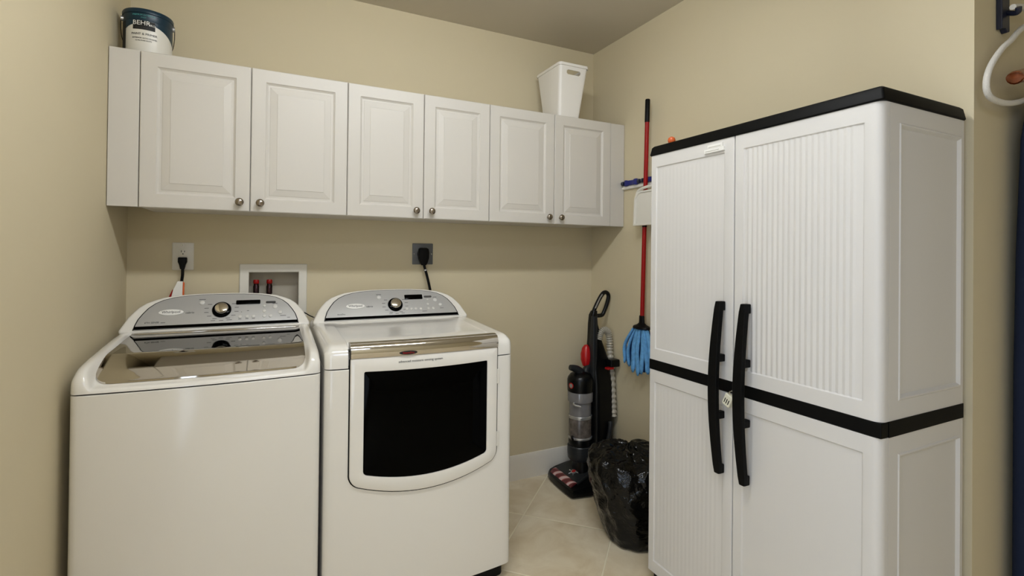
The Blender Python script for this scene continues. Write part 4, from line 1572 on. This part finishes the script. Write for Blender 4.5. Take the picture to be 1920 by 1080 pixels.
# ------------------------------------------------------------------ things hanging on the return wall, right edge
YH = -2.0
t = thing('wall_hook', (2.58, YE, 2.08), 'dark navy wall hook strip high up at the right edge', 'hook')
bm = BM()
add_loops(bm, [[(2.603, y, 2.092), (2.626, y, 2.097), (2.638, y, 2.086), (2.656, y, 2.092), (2.653, y, 2.34), (2.600, y, 2.34)] for y in (YE - 0.0005, YE - 0.016)])
obj('strip', bm, M['navy'], t, bevel=0.003)
bm = add_tube(BM(), smoothpath([(2.640, YE - 0.014, 2.150), (2.630, YE - 0.034, 2.138), (2.622, YE - 0.046, 2.136), (2.614, YE - 0.050, 2.146)]), 0.008, 10)
obj('peg', bm, M['navy'], t)
pts = smoothpath([(2.612, YH - 0.004, 2.152), (2.660, YH - 0.004, 2.164), (2.706, YH, 2.172), (2.76, YH, 2.165), (2.775, YH, 2.15), (2.755, YH, 2.135), (2.704, YH, 2.112), (2.655, YH, 2.082), (2.612, YH, 2.050), (2.560, YH, 2.018),
                  (2.516, YH, 1.983), (2.478, YH, 1.945), (2.457, YH, 1.910), (2.453, YH, 1.878), (2.468, YH, 1.858), (2.496, YH, 1.850), (2.54, YH, 1.848), (2.580, YH, 1.850), (2.64, YH, 1.860),
                  (2.706, YH, 1.878), (2.78, YH, 1.91)], 8)
tag(obj('rope', add_tube(BM(), pts, 0.0085, 12), M['rope'], None), 'white braided rope looped from the hook at the right edge', 'rope')
t = thing('clothes_hanger', (2.80, YE - 0.06, 1.94), 'varnished brown wooden clothes hanger showing its rounded end at the right edge', 'hanger')
pts = smoothpath([(2.549, YH - 0.03, 1.913), (2.562, YH - 0.03, 1.918), (2.65, YH - 0.03, 1.943), (2.72, YH - 0.03, 1.956), (2.80, YH - 0.03, 1.985), (2.88, YH - 0.03, 1.956), (2.95, YH - 0.03, 1.943), (3.015, YH - 0.03, 1.925)], 6)
bm = add_tube(BM(), pts, [0.008 if i in (0, len(pts) - 1) else (0.016 if i in (1, len(pts) - 2) else 0.0205) for i in range(len(pts))], 14)
obj('shoulder_bar', bm, M['wood'], t)
obj('trouser_bar', add_tube(BM(), [(2.66, YH - 0.03, 1.928), (2.66, YH - 0.03, 1.895), (2.94, YH - 0.03, 1.895), (2.94, YH - 0.03, 1.928)], 0.006, 8), M['wood'], t)
obj('hook', add_tube(BM(), smoothpath([(2.80, YH - 0.03, 1.995), (2.80, YH - 0.03, 2.03), (2.815, YH - 0.028, 2.05), (2.80, YH - 0.02, 2.07), (2.785, YH - 0.01, 2.06)]), 0.002, 8), M['steel'], t)
bm = BM()
lo = []
for z, x0_, y0, y1 in ((1.886, 2.690, -2.022, -2.038), (1.872, 2.678, -2.012, -2.048), (1.75, 2.664, -1.998, -2.056), (1.4, 2.650, -1.990, -2.066), (1.0, 2.644, -1.986, -2.070), (0.16, 2.640, -1.986, -2.072)):
    r_ = (y0 - y1) / 2 - 0.001
    lo.append([(x, y, z) for x, y in rrect(x0_, 2.93, y1, y0, r_, 6, 2)])
add_loops(bm, lo)
tag(obj('trousers', bm, M['denim'], None, origin=(2.81, -2.03, 0.16)), 'dark navy trousers folded over the wooden hanger at the right edge', 'trousers')
